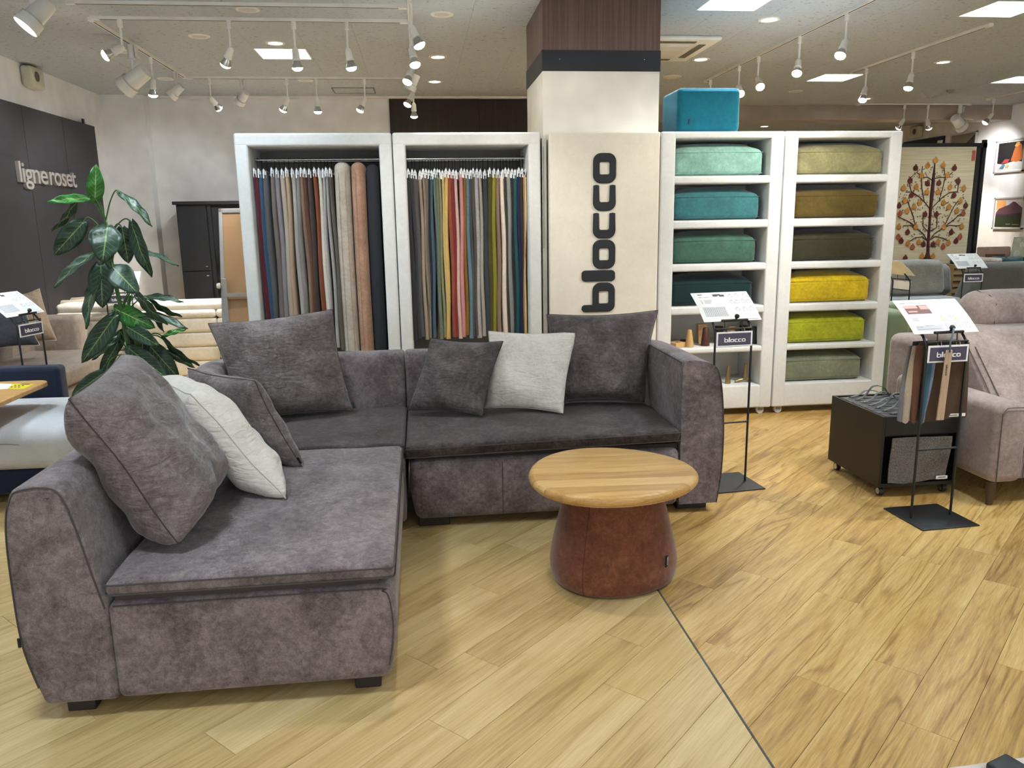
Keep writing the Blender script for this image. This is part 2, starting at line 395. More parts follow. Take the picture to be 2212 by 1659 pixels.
def plank_mesh(poly, cx, cy, a):
    c, s = math.cos(a), math.sin(a); L = [((x-cx)*c+(y-cy)*s, -(x-cx)*s+(y-cy)*c) for x, y in poly]
    if sum(L[i][0]*L[(i+1) % len(L)][1]-L[(i+1) % len(L)][0]*L[i][1] for i in range(len(L))) < 0: L.reverse()
    n = len(L); e = .0006; gx = sum(p[0] for p in L)/n; gy = sum(p[1] for p in L)/n
    V = [(x, y, -.008) for x, y in L] + [(x, y, -e) for x, y in L] + [(x+(gx-x)*.001, y+math.copysign(min(e, abs(gy-y)), gy-y), 0) for x, y in L]
    Fc = [tuple(range(2*n, 3*n))] + [(i, (i+1) % n, n+(i+1) % n, n+i) for i in range(n)] + [(n+i, n+(i+1) % n, 2*n+(i+1) % n, 2*n+i) for i in range(n)]
    return V, Fc
rest = [MB(), MB()]; cnt = 0
for vis, d2, side, ang, cx, cy, cl, full, a in planks:
    mt = (M_pl, M_pr)[side]
    if vis == 0 and cnt < 300:
        cnt += 1
        if full and side in shared: me = shared[side]
        else:
            V, Fc = plank_mesh(cl, cx, cy, a); me = bpy.data.meshes.new('plank'); me.from_pydata(V, [], Fc); me.materials.append(mt)
            if full: shared[side] = me
        o = bpy.data.objects.new('plank', me); col.objects.link(o); o.parent = floor
        o.location = (cx, cy, 0); o.rotation_euler = (0, 0, a)
    else:
        V, Fc = plank_mesh(cl, cx, cy, a); c, s = math.cos(a), math.sin(a)
        rest[side].add([(cx+x*c-y*s, cy+x*s+y*c, z) for x, y, z in V], Fc)
for side in (0, 1):
    M_rest = wood('oak_rest%d' % side, *[('#a88a58', '#caac75', '#ddc292'), ('#8f6a36', '#bf9859', '#d9b97c')][side], sx=3., sy=8., bands=.8, rough=.36, objvar=0)
    o = rest[side].build('plank_field', M_rest, floor); o['kind'] = 'stuff'
struct(MB().bb((.917, YF, -.008), (.924, 5.9, .0008)).build('trim_1', plain('#4c4a45', .5)))
# ---- ceiling boards with openings for the square lights
LIGHTS = [(-1.149, 7.76), (2.33, 5.85), (4.69, 8.84), (4.47, 5.93), (7.02, 8.92), (4.93, 11.83), (2.33, 2.9), (-1.149, 4.9), (4.6, 2.9), (-1.149, 2.0), (2.33, 0.0), (-1.149, -1.0), (7.0, 5.9), (7.0, 2.9), (4.6, 0.0), (-2.9, 4.9)]  # visible ones first, the rest unseen; last added to brighten the cream sofa
LS = .455
ceiling = struct(MB().bb((XL-.1, YF, 3.10), (XR+.1, YB2, 3.15)).build('ceiling', plain('#bdb7ad', .9)))
def ceiling_mat():
    m, nt, b = newmat('rockwool')
    g = nd(nt, 'ShaderNodeNewGeometry'); pos = g.outputs['Position']
    rot = nd(nt, 'ShaderNodeMapping', {'Vector': pos, 'Rotation': (0, 0, .6), 'Scale': (26., 75., 1.)})
    v = nd(nt, 'ShaderNodeTexNoise', {'Vector': rot.outputs[0], 'Scale': 1.0, 'Detail': 2.0, 'Distortion': .8})
    v2 = nd(nt, 'ShaderNodeTexNoise', {'Vector': pos, 'Scale': 160.0, 'Detail': 3.0})
    c1 = ramp(nt, v.outputs[0], [(.30, lin('#6f6a63')), (.355, lin('#b9c0c8')), (1., lin('#c4cbd3'))])
    mx = nd(nt, 'ShaderNodeMixRGB', {'Fac': .25, 'Color1': c1}, blend_type='OVERLAY'); nt.links.new(v2.outputs[0], mx.inputs['Color2'])
    nt.links.new(mx.outputs[0], b.inputs['Base Color']); b.inputs['Roughness'].default_value = .95; b.inputs['Specular IOR Level'].default_value = .15
    return m
M_ceil = ceiling_mat()
def sub_rect(rects, h):
    out = []
    for (a, b, c, d) in rects:
        if h[2] <= a or h[0] >= c or h[3] <= b or h[1] >= d: out.append((a, b, c, d)); continue
        if b < h[1]: out.append((a, b, c, h[1]))
        if d > h[3]: out.append((a, h[3], c, d))
        if a < h[0]: out.append((a, max(b, h[1]), h[0], min(d, h[3])))
        if c > h[2]: out.append((h[2], max(b, h[1]), c, min(d, h[3])))
    return [r for r in out if r[2]-r[0] > .004 and r[3]-r[1] > .004]
bme = None; crest = MB(); nb = 0
for i in range(-8, 19):
    for j in range(-4, 17):
        x0, x1 = max(XL, i*.455), min(XR, i*.455+.455); y0 = -3.0+(j+4)*.91 + (.455 if False else 0); y1 = min(YB2, y0+.91)
        if x1-x0 < .01 or y1-y0 < .01: continue
        R = [(x0, y0, x1, y1)]
        for lx, ly in LIGHTS: R = sub_rect(R, (lx-LS/2, ly-LS/2, lx+LS/2, ly+LS/2))
        for (a, b, c, d) in R:
            pc = proj(((a+c)/2, d, 3.0)); seen = pc[2] > .5 and -60 < pc[0] < W_+60 and -30 < pc[1] < 300 and not (d > YB+.05 and c < 3.0) and d < 11.2
            if seen and nb < 295:
                nb += 1
                if bme is None:
                    bme = MB().box((0, 0, 0), (1, 1, 1)).build('tmp', M_ceil); mesh = bme.data; bpy.data.objects.remove(bme); bme = mesh
                o = bpy.data.objects.new('ceiling_board', bme); col.objects.link(o); o.parent = ceiling
                o.location = ((a+c)/2, (b+d)/2, 3.006); o.scale = (c-a-.0016, d-b-.0016, .012)
            else: crest.bb((a, b, 3.0), (c, d, 3.012))
o = crest.build('ceiling_board_field', M_ceil, ceiling); o['kind'] = 'stuff'
# ---- walls
struct(MB().bb((XL-.12, YF, 0), (XL, YB+.12, ZC+.1)).build('wall_left', M_wall))
struct(MB().bb((XL, YB, 0), (2.2, YB+.12, ZC+.1)).build('wall_back', M_wall))
struct(MB().bb((2.2, YB, 0), (2.32, YB2, ZC+.1)).build('wall_return', M_wall))
struct(MB().bb((XR, YF, 0), (XR+.12, YB2, ZC+.1)).build('wall_right', M_wallr))
struct(MB().bb((2.2, YB2, 0), (XR, YB2+.12, ZC+.1)).build('wall_far', M_wallr))
struct(MB().bb((XL, 10.12, 0), (-3.14, YB, ZC)).build('wall_corner_pier', M_wall))
struct(MB().bb((-3.14, 10.2, ZC-.02), (2.2, YB, ZC)).build('trim_2', M_wall))
# dark wood panels high on the back wall
M_dkwood = wood('dark_panel', '#1d1512', '#2a1f1b', '#382a24', axis=2, sx=.8, sy=30., bands=.3, rough=.5, objvar=.1)
dk = MB().bb((-.30, YB-.012, 2.2), (2.2, YB-.001, 2.985)).build('trim_3', plain('#16120f', .7)); struct(dk)
for a, b in ((-.30, .80), (.806, 1.9), (1.906, 2.2)): MB().bb((a, YB-.03, 2.2), (b, YB-.012, 2.985 if a < .5 else 2.96)).build('panel', M_dkwood, dk)
# beam across the ceiling at the far right
struct(MB().bb((2.3, 10.95, 2.80), (XR, 11.25, 3.0)).build('trim_4', plain('#a89a8d', .35)))
# ---- pillar
M_walnut = wood('walnut_clad', '#4d3c37', '#6a554e', '#86706a', axis=2, sx=.7, sy=60., bands=.2, rough=.5, objvar=.05)
pil = struct(MB().bb((.925, 5.815, 0), (1.74, 6.60, 3.0)).build('wall_pillar', plain('#dfdcd4', .8), org=(1.33, 6.2, 0)))
MB().bb((.91, 5.80, 2.662), (1.755, 6.615, 3.0)).build('wood_cladding', M_walnut, pil)
bd = MB().bb((.905, 5.795, 2.522), (1.76, 6.62, 2.662)).build('black_band', plain('#1b212a', .55), pil)
for x in (1.03, 1.64): MB().cyl((x, 5.79, 2.60), (x, 5.796, 2.60), .004, n=10).build('screw', M_chrome, bd)
MB().bb((.91, 5.80, .02), (1.755, 6.615, 2.522)).build('white_cladding', plain('#eeece4', .7), pil)
# dark wall panel with raised lettering on the left wall
wp = thing('wall_panel', 'tall charcoal panel with raised silver lettering on the left wall', 'wall panel', (-3.6, 8.7, 0))
M_char = plain('#343237', .55)
edges = [9.75, 8.91, 8.06, 7.21, 6.36, 5.5]
for a, b in zip(edges[:-1], edges[1:]): MB().bb((-3.615, b+.003, .05), (-3.58, a-.003, 2.605)).build('panel', M_char, wp)
MB().bb((-3.585, 9.42, 2.60), (-3.57, 9.46, 2.65)).build('bracket', M_black, wp)
V, Fc = text_mesh('ligne', 1.0, .05, .010, .90); V2, Fc2 = text_mesh('roset', 1.0, .05, .010, .90)
xs = [v.x for v in V]; w1 = max(xs)-min(xs); xs2 = [v.x for v in V2]; w2 = max(xs2)-min(xs2)
M_sil = plain('#c9c2ba', .35, .6)
def put_word(V, Fc, y0, y1, zb, h):
    x0 = min(v.x for v in V); w = max(v.x for v in V)-x0
    mb = MB(); mb.add([(-3.563+v.z*.3, y0+(v.x-x0)/w*(y1-y0), zb+v.y*h) for v in V], Fc); mb.build('raised_lettering', M_sil, wp)
put_word(V, Fc, 7.79, 8.345, 1.91, .262); put_word(V2, Fc2, 8.385, 9.0, 1.91, .262)
# ================================================================== ceiling fittings
cool = (.79, .92, 1.0, 1); warm = (1.0, .80, .52, 1)
M_panel = emit('panel_light', cool, PANEL_E); M_bulb = emit('bulb_light', (1, .86, .62, 1), BULB_E); M_down = emit('down_light', (1, .90, .66, 1), DOWN_E)
M_louv = plain('#e6eef2', .3)
def panel_label(x, y):
    return {(-1.149, 7.76): 'square louvred ceiling light in the left ceiling above the fabric display', (2.33, 5.85): 'square louvred ceiling light right of the wood-clad pillar top',
            (4.69, 8.84): 'square louvred ceiling light between the two right track rails', (4.47, 5.93): 'square louvred ceiling light in the top right corner',
            (7.02, 8.92): 'small sliver of square ceiling light at the right edge under the corner light', (4.93, 11.83): 'far square ceiling light just right of the teal block pouf'}.get((x, y), 'unseen square louvred ceiling light outside the view')
lp = None
for (x, y) in LIGHTS:
    if lp is None:
        lp = thing('ceiling_light', panel_label(x, y), 'ceiling light', (x, y, 3.0), 'square ceiling lights')
        h = LS/2
        fr = MB()
        for a, b in (((-h, -h, 0), (h, -h+.012, .075)), ((-h, h-.012, 0), (h, h, .075)), ((-h, -h, 0), (-h+.012, h, .075)), ((h-.012, -h, 0), (h, h, .075))): fr.bb(a, b)
        fr.build('frame', M_white, lp, local=True)
        MB().add([(-h, -h, .072), (-h, h, .072), (h, h, .072), (h, -h, .072)], [(0, 1, 2, 3)]).build('light_panel', M_panel, lp, local=True)
        for k in range(1, 4): MB().prism([(-.03, .07), (.03, .07), (.0, .012)], lambda u, w, d: (d, -h+k*LS/4+u*.5, w), -h, h).build('louvre', M_louv, lp, local=True)
        for k in range(1, 4): MB().prism([(-.03, .07), (.03, .07), (.0, .02)], lambda u, w, d: (-h+k*LS/4+u*.5, d, w), -h, h).build('louvre', M_louv, lp, local=True)
    else:
        c = copy_tree(lp); c.location = (x, y, 3.0); c['label'] = panel_label(x, y)
# ---- downlights
def downlight(x, y, lit, label):
    t = thing('downlight', label, 'downlight', (x, y, 3.0), 'round ceiling downlights')
    MB().lathe([(.055, .001), (.062, -.006), (.082, -.006), (.086, 0), (.055, .001)], n=28).build('ring', M_white, t, local=True, smooth=40)
    MB().lathe([(.001, -.004), (.055, -.003), (.055, .0)], n=28).build('lens', {1: M_down, 2: emit('sparkle', (1, 1, 1, 1), 3.0)}.get(lit, plain('#cfcdc8', .4)), t, local=True)
for (x, y, lit, lb) in ((.242, 7.83, 1, 'lit round downlight nearer the camera right of the middle track'), (.239, 9.16, 1, 'lit round downlight in front of the dark wall panels'),
        (2.782, 6.31, 1, 'lit round downlight next to the square light right of the pillar'), (2.789, 7.86, 1, 'lit round downlight beside the air conditioner'),
        (5.949, 10.36, 1, 'lit round downlight far right before the ceiling beam'), (5.944, 13.48, 1, 'lit round downlight farthest back beyond the beam'),
        (-1.148, 6.21, 0, 'unlit round downlight between the two near track rails'), (.235, 6.28, 0, 'unlit round downlight just left of the pillar top'),
        (-1.707, 7.07, 0, 'small round cover plate left of the left square light'), (-1.143, 7.30, 2, 'sparkling downlight touching the left square light'),
        (-2.518, 7.67, 0, 'unlit downlight left of the big cylinder spotlight'), (-2.558, 9.04, 0, 'unlit downlight at the far left corner of the track'),
        (-1.138, 9.10, 0, 'unlit downlight over the far left track rail'), (5.356, 7.92, 2, 'sparkling downlight right of the short track on the right'), (4.688, 9.76, 0, 'unlit downlight behind the right square light')):
    downlight(x, y, lit, lb)
# ---- track rails
def rail(p0, p1, label, d='X'):
    a, b = Vector(p0), Vector(p1); t = thing('track_rail', label, 'track rail', tuple((a+b)/2), 'ceiling track rails')
    w = .017
    if d == 'X':
        MB().bb((a.x, a.y-w, 2.978), (b.x, a.y+w, 3.0)).build('rail', M_white, t); MB().bb((a.x+.02, a.y-.005, 2.9765), (b.x-.02, a.y+.005, 2.979)).build('slot', M_blackm, t)
        for x in (a.x, b.x): MB().bb((x-.03, a.y-.02, 2.975), (x+.03, a.y+.02, 3.0)).build('end_cap', M_white, t)
    else:
        MB().bb((a.x-w, a.y, 2.978), (a.x+w, b.y, 3.0)).build('rail', M_white, t); MB().bb((a.x-.005, a.y+.02, 2.9765), (a.x+.005, b.y-.02, 2.979)).build('slot', M_blackm, t)
        for y in (a.y, b.y): MB().bb((a.x-.02, y-.03, 2.975), (a.x+.02, y+.03, 3.0)).build('end_cap', M_white, t)
rail((-2.28, 6.04, 3), (-.05, 6.04, 3), 'white track rail at the very top left, no lamps on it')
rail((-2.28, 6.46, 3), (-.05, 6.46, 3), 'white track rail with four spotlights in the upper left')
rail((-2.32, 6.50, 3), (-2.32, 8.86, 3), 'track rail slanting away at far left with the big cylinder spot', 'Y')
rail((-2.28, 8.91, 3), (-.05, 8.91, 3), 'far left track rail above the beige wall')
rail((0.0, 2.6, 3), (-0.0, 9.75, 3), 'track rail running straight away left of the pillar', 'Y')
rail((3.264, 2.2, 3), (3.264, 9.0, 3), 'long track rail slanting away right of the pillar', 'Y')
rail((4.67, 6.36, 3), (4.67, 8.46, 3), 'short track rail farther right with two spotlights', 'Y')
rail((6.1, 10.80, 3), (7.75, 10.80, 3), 'track rail before the beam in front of the rug wall')
rail((7.67, 8.4, 3), (7.67, 10.3, 3), 'track rail at the right edge near the pictures', 'Y')
# ---- bulb spotlights
SP = {}
def frame_to(d):
    d = Vector(d).normalized(); return d.to_track_quat('Z', 'Y').to_matrix()
def spot(x, y, d, label, power=1.0, drop=.19, tint=(1, .93, .82)):
    """stem hangs down, head points along d"""
    t = thing('track_spotlight', label, 'spotlight', (x, y, 2.978), 'track spotlights')
    if 'con' not in SP:
        SP['con'] = MB().lathe([(.018, 0), (.018, -.05), (.012, -.056)], n=14).build('connector', M_white, t, local=True, smooth=40)
        SP['stem'] = MB().cyl((0, 0, -.05), (0, 0, -drop), .008, n=10).build('stem', M_white, t, local=True, smooth=40)
    else:
        for k in ('con', 'stem'):
            c = SP[k].copy(); col.objects.link(c); c.parent = t
    M = frame_to(d).to_4x4(); M.translation = Vector((0, 0, -drop))
    if 'head' not in SP:
        hd = MB().lathe([(.012, -.012), (.020, 0), (.026, .01), (.028, .065), (.031, .07), (.031, .078), (.026, .082)], n=20).build('socket', M_white, t, local=True, smooth=40)
        rf = MB().lathe([(.022, .078), (.030, .10), (.040, .125), (.041, .132)], n=20).build('reflector', M_chrome, hd, local=True, smooth=60)
        bu = MB().lathe([(.0405, .130), (.038, .142), (.027, .152), (.012, .157), (.0005, .158)], n=20).build('bulb', M_bulb, hd, local=True, smooth=60)
        SP['head'] = hd
        hd.matrix_local = M
    else:
        c = copy_tree(SP['head'], t); c.matrix_local = M
    if power:
        ld = bpy.data.lights.new('spot_beam', 'SPOT'); ld.energy = SPOT_W*power; ld.color = tint; ld.spot_size = math.radians(64); ld.spot_blend = .75; ld.shadow_soft_size = .04
        lo = bpy.data.objects.new('spot_beam', ld); col.objects.link(lo); lo.parent = t
        q = Vector(d).normalized().to_track_quat('-Z', 'Y').to_matrix().to_4x4(); q.translation = Vector((0, 0, -drop)) + Vector(d).normalized()*.17; lo.matrix_local = q
    return t
for a in ((-2.11, 6.46, (-.8, -.25, -.45), 'bulb spotlight turned sideways at left end of the near track', 2.2),
          (-1.34, 6.46, (-.85, .85, -1.5), 'second bulb spotlight on the near left track', .9), (-.87, 6.46, (.03, .2, -1), 'third bulb spotlight, before the left square light', .7),
          (-.48, 6.46, (.15, .1, -1), 'fourth bulb spotlight on the near left track, next to the middle track', .7),
          (0.0, 5.72, (.45, -.1, -1), 'topmost bulb spotlight cut off by the upper edge by the middle track', .8),
          (0.0, 6.40, (.18, -.3, -1), 'second bulb spotlight down the middle track, bulb pointing down', .8), (0.0, 7.20, (-.35, -.3, -.9), 'third bulb spotlight on the middle track aimed left', .6),
          (0.0, 8.55, (-.55, -.2, -1), 'bulb spotlight aimed left at the back of the middle track', .4), (0.0, 9.3, (0, .2, -1), 'last bulb spotlight on the middle track before the dark panels', .4),
          (-2.32, 7.80, (-.15, .25, -1), 'bulb spotlight behind the big cylinder spotlight', 1.8),
          (-2.09, 8.91, (.35, .6, -.6), 'leftmost bulb spotlight on the far left rail', .9), (-1.31, 8.91, (-.45, .3, -.8), 'bulb spotlight right of the small cylinder on the far rail', 1.1),
          (-1.01, 8.91, (0, .1, -1), 'bulb spotlight pointing straight down on the far rail', 1.1), (-.51, 8.91, (-.45, .1, -.9), 'rightmost bulb spotlight on the far left rail', 1.1),
          (3.264, 6.02, (-.5, -.35, -1), 'nearest bulb spotlight on the long right track', 1.0), (3.264, 6.77, (-.35, -.5, -1), 'second bulb spotlight on the long right track', 1.0),
          (3.264, 7.60, (-.10, -.75, -.8), 'third bulb spotlight on the right track glaring at the camera', .8), (3.264, 8.06, (-.15, -.75, -.7), 'glaring bulb spotlight just above the teal block pouf', .8),
          (3.264, 8.86, (0, 0, -1), 'farthest spotlight on the right track, head hidden by the pouf', .3),
          (4.67, 7.36, (-.25, -.1, -1), 'nearer bulb spotlight on the short right track', .8), (4.67, 8.15, (-.3, -.2, -1), 'farther bulb spotlight on the short right track', .8),
          (6.79, 10.80, (-.1, .7, -.8), 'left bulb spotlight lighting the hanging rug', 1.2), (7.14, 10.80, (.5, .3, -.9), 'right bulb spotlight lighting the hanging rug', 1.4),
          (7.67, 10.2, (-.45, .25, -.75), 'bulb spotlight above the framed pictures', .7)):
    spot(a[0], a[1], a[2], a[3], a[4])
for (x, y, tx, ty, tz, pw) in ((0.0, 4.35, 1.35, 5.65, 1.9, .30), (0.0, 3.9, .35, 5.65, 1.2, .5), (0.0, 3.4, -.8, 5.65, 1.4, .16), (3.264, 4.3, 2.2, 5.65, 1.5, .95), (3.264, 3.7, 3.05, 5.65, 1.1, .85), (3.264, 3.2, 2.2, 4.6, 0, .75), (0.0, 3.0, .6, 2.2, 0, .35)):  # unseen spots, added to brighten the cabinets, logo panel and floor
    spot(x, y, (tx-x, ty-y, tz-2.75), 'unseen track spotlight added for extra light', pw)
# ---- cylinder spotlights
M_offw = plain('#dcdcda', .4)
def can(x, y, d, s, label, drop=.2, power=0.0):
    t = thing('cylinder_spotlight', label, 'spotlight', (x, y, 2.978), 'cylinder spotlights')
    MB().lathe([(.03*s, 0), (.03*s, -.11*s), (.025*s, -.115*s)], n=16).build('connector', M_offw, t, local=True, smooth=40)
    MB().bb((.035*s, -.03*s, -.10*s), (.05*s, .03*s, -.015*s)).build('gear_box', M_offw, t, local=True, bevel=.003)
    MB().cyl((0, 0, -.11*s), (0, 0, -drop), .012*s, n=10).build('stem', M_offw, t, local=True, smooth=40)
    M = frame_to(d); o = Vector((0, 0, -drop-.02)) - M @ Vector((0, 0, -.0))
    hd = MB(); hd.lathe([(.0, -.13*s), (.062*s, -.13*s), (.066*s, -.12*s), (.072*s, .03*s), (.086*s, .035*s), (.092*s, .115*s), (.086*s, .118*s), (.080*s, .06*s), (.0, .055*s)], c=o-M @ Vector((.075*s, 0, 0)) if False else o+Vector((0, 0, -.06*s)), n=24, M=M)
    h = hd.build('head', M_offw, t, local=True, smooth=40)
    MB().lathe([(.0865*s, .032*s), (.0875*s, .036*s), (.0875*s, .04*s)], c=o+Vector((0, 0, -.06*s)), n=24, M=M).build('rim', plain('#b9bab9', .4), h, local=True)
    if power:
        MB().lathe([(.001, .062*s), (.078*s, .0625*s)], c=o+Vector((0, 0, -.06*s)), n=24, M=M).build('lens', emit('can_lens', (.95, .98, 1, 1), 8.0), h, local=True)
        ld = bpy.data.lights.new('can_beam', 'SPOT'); ld.energy = SPOT_W*power; ld.color = (.93, .97, 1); ld.spot_size = math.radians(80); ld.spot_blend = .8; ld.shadow_soft_size = .05
        lo = bpy.data.objects.new('can_beam', ld); col.objects.link(lo); lo.parent = t
        q = Vector(d).normalized().to_track_quat('-Z', 'Y').to_matrix().to_4x4(); q.translation = o+Vector((0, 0, -.06*s))+Vector(d).normalized()*.125*s; lo.matrix_local = q
can(-2.32, 7.30, (-.75, .15, -.50), 1.0, 'big white ribbed cylinder spotlight hanging on the left track', .2, .38)
can(-2.32, 8.50, (-.7, .1, -.6), .62, 'small white cylinder spotlight at the far end of the left track', .13, .35)
can(-1.77, 8.91, (-.55, .5, -.55), .62, 'small white cylinder spotlight on the far left rail', .13, .22)
can(0.0, 7.95, (-.4, .1, -.8), .62, 'small white cylinder spotlight in the row down the middle track', .13)
can(7.62, 10.80, (.6, .25, -.4), .95, 'white drum spotlight on the far right track rail', .16, .45)
can(-2.42, 5.83, (-.55, -.3, -.7), .9, 'large white cylinder spotlight in the top left corner', .05, .5)
# ---- air conditioner, vent, hatch, speakers
ac = thing('air_conditioner', 'white cassette air conditioner in the ceiling beside the pillar', 'air conditioner', (2.15, 7.35, 3.0))
MB().rbox((1.65, 6.86, 2.965), (2.62, 7.80, 3.0), .015, 2).build('cover', M_white, ac, smooth=40)
MB().rbox((1.86, 7.07, 2.95), (2.41, 7.59, 2.97), .01, 2).build('grille', plain('#d9d6cf', .5), ac, smooth=40)
for a, b in (((1.85, 6.93, 2.96), (2.42, 6.99, 2.968)), ((1.85, 7.67, 2.96), (2.42, 7.73, 2.968)), ((2.48, 7.05, 2.96), (2.54, 7.6, 2.968)), ((1.72, 7.05, 2.96), (1.78, 7.6, 2.968))): MB().bb(a, b).build('air_slot', plain('#6a675f', .5), ac)
vt = thing('ceiling_vent', 'round slatted air vent in the ceiling near the pouf', 'vent', (2.80, 8.79, 3.0))
MB().lathe([(.001, -.02), (.05, -.02), (.055, -.012), (.075, -.014), (.08, -.006), (.10, -.008), (.105, 0)], n=28).build('grille', plain('#d5cdbf', .5), vt, local=True, smooth=30)
hp = thing('ceiling_hatch', 'square access hatch in the ceiling before the dark panels', 'hatch', (-.68, 9.77, 3.0))
for a, b in (((-.92, 9.57, 2.994), (-.44, 9.58, 3.0)), ((-.92, 9.96, 2.994), (-.44, 9.97, 3.0)), ((-.92, 9.57, 2.994), (-.91, 9.97, 3.0)), ((-.45, 9.57, 2.994), (-.44, 9.97, 3.0))): MB().bb(a, b).build('edge', plain('#5d5a55', .5), hp)
MB().bb((-.905, 9.585, 2.996), (-.455, 9.955, 3.0)).build('lid', M_ceil, hp)
def speaker(x, y, z, sgn, label):
    t = thing('wall_speaker', label, 'speaker', (x, y, z))
    MB().rbox((x-.0 if sgn > 0 else x-.11, y-.13, z-.10), (x+.11 if sgn > 0 else x, y+.13, z+.09), .03, 3).build('case', plain('#c9c9b4', .5), t, smooth=50)
    fx = x+.111*sgn
    MB().lathe([(.001, .0), (.03, .001), (.032, .004), (.045, .004), (.047, .0)], c=(fx, y-.04, z), n=20, M=Matrix.Rotation(math.pi/2*sgn, 3, 'Y')).build('cone', plain('#5d5f54', .5), t, smooth=40)
speaker(-3.62, 8.34, 2.89, 1, 'grey green wall speaker up on the left wall'); speaker(8.53, 13.1, 2.86, -1, 'grey green wall speaker high on the right wall')
sd = thing('smoke_detector', 'tiny brown sensor on the ceiling at right', 'sensor', atz(2054, 194, 3.0)); MB().lathe([(.05, 0), (.05, -.02), (.02, -.035), (.001, -.035)], n=20).build('case', plain('#9c9184', .5), sd, local=True, smooth=40)
# ================================================================== sectional sofa
M_su = suede('suede_mauve_grey', '#53494b', '#766a6c', '#938789', 3.0, .45, .22, .10)
M_su2 = suede('suede_nap_shaded', '#352c2c', '#493f3f', '#605555', 3.0, .35, .12, .10)  # darker copy of the sofa suede: nap and shade put into its colour
M_leg = plain('#2b2322', .6); M_seam = plain('#4c4444', .8)
M_tag = plain('#141416', .6)
def ease(P, n=5): return [(p.x, p.y) for p in catmull([(a, b, 0) for a, b in P], n)]
# back profile: d = distance in from the outer edge, z
bp_ = [(.048, .05), (.006, .24), (0, .437), (.007, .627), (.030, .728), (.062, .756), (.14, .760), (.178, .742), (.200, .68), (.222, .58), (.245, .46), (.266, .36)]
PROF = ease(bp_) + [(.268, .05)]
def straight(p0, p1, n, m=6): return [(p0[0]+(p1[0]-p0[0])*k/m, p0[1]+(p1[1]-p0[1])*k/m) for k in range(m+1)], [n]*(m+1)
def crown(x0, x1, y0, y1, zt, amp):
    def fn(p):
        u = (p.x-x0)/(x1-x0)*2-1; w = (p.y-y0)/(y1-y0)*2-1
        k = max(0, 1-u*u)**.6*max(0, 1-w*w)**.6
        dz = amp*k + .004*noise.noise(Vector((p.x*5, p.y*5, 3)))*1.5
        return (p.x, p.y, p.z + (dz if p.z > zt-.03 else 0))
    return fn
def loop_seam(parent, pts, r=.0026, closed=True): return MB().tube(pts, r, 6, closed).build('piping', M_seam, parent, smooth=60)
def rect_loop(x0, y0, x1, y1, z, r=.03, n=4): return [(x, y, z) for x, y in rrect(x0, y0, x1, y1, r, n)]
def leg(t, a, b): MB().bb(a, b).build('leg', M_leg, t, bevel=.004)
# --- section nearest the camera
s1 = thing('sofa_section', 'mauve grey suede sofa section nearest the camera, its side towards us', 'sofa', (-.68, 3.0, 0), 'sections of the mauve grey sectional')
path, nrm = straight((-1.254, 2.335), (-1.254, 3.672), (1, 0))
mb = MB(); sweep(mb, PROF, path, nrm); bk = mb.build('backrest', M_su, s1, smooth=50, bevel=.018, bseg=3)
edge = [(-1.254+d+.006*(1 if d < .1 else -1), 2.3375, z-(.006 if z > .70 else 0)) for d, z in ease(bp_) if z > .09]
loop_seam(bk, edge, .0028, False)
def base_fn_r(p):
    # the right side swells a little and tucks in below
    if p.x > -.5:
        t = (p.z-.05)/.32; p = Vector((p.x + .030*math.sin(max(0, min(1, t))*math.pi*.75) - .022, p.y, p.z))
    return p
bs = MB().rbox((-.990, 2.335, .05), (-.125, 3.672, .375), .028, 3, (4, 6, 5), base_fn_r).build('base', M_su, s1, smooth=50)
loop_seam(bs, [base_fn_r(Vector((p.x, 2.3365, p.y))) for p in catmull([(-.97, .366, 0), (-.6, .366, 0), (-.18, .366, 0), (-.160, .358, 0), (-.143, .335, 0), (-.136, .2, 0), (-.137, .10, 0)], 5)], .0022, False)
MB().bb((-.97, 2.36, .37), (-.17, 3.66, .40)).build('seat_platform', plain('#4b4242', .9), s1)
x0, x1, y0, y1 = -.986, -.118, 2.325, 3.676
ct = MB().rbox((x0, y0, .398), (x1, y1, .452), .022, 3, (12, 16, 1), crown(x0, x1, y0, y1, .452, .018)).build('seat_cushion', M_su, s1, smooth=50)
loop_seam(ct, rect_loop(x0-.001, y0-.001, x1+.001, y1+.001, .440, .02)); loop_seam(ct, rect_loop(x0-.001, y0-.001, x1+.001, y1+.001, .408, .02))
leg(s1, (-1.16, 2.375, 0), (-1.075, 2.46, .055)); leg(s1, (-.265, 2.375, 0), (-.18, 2.46, .055)); leg(s1, (-1.16, 3.5, 0), (-1.075, 3.58, .055)); leg(s1, (-.265, 3.5, 0), (-.18, 3.58, .055))
MB().bb((-1.2535, 2.331, .255), (-1.246, 2.335, .285)).build('label_tag', M_tag, s1)
# --- corner section
s2 = thing('sofa_section', 'mauve grey suede corner section of the sofa in front of the plant', 'sofa', (-.68, 4.2, 0), 'sections of the mauve grey sectional')
R = .33; path = []; nrm = []
for k in range(5): path.append((-1.254, 3.682+(4.74-R-3.682)*k/4)); nrm.append((1, 0))
for k in range(1, 13):
    a = math.pi - .5*math.pi*k/12; c = (-1.254+R, 4.74-R); path.append((c[0]+R*math.cos(a), c[1]+R*math.sin(a))); nrm.append((-math.cos(a), -math.sin(a)))
for k in range(1, 6): path.append((-1.254+R+(-.112+1.254-R)*k/5, 4.74)); nrm.append((0, -1))
mb = MB(); sweep(mb, PROF, path, nrm); mb.build('backrest', M_su, s2, smooth=50, bevel=.018, bseg=3)
MB().rbox((-.990, 3.684, .05), (-.112, 4.478, .385), .025, 3, (3, 3, 3)).build('base', M_su, s2, smooth=50)
x0, x1, y0, y1 = -.99, -.110, 3.684, 4.485
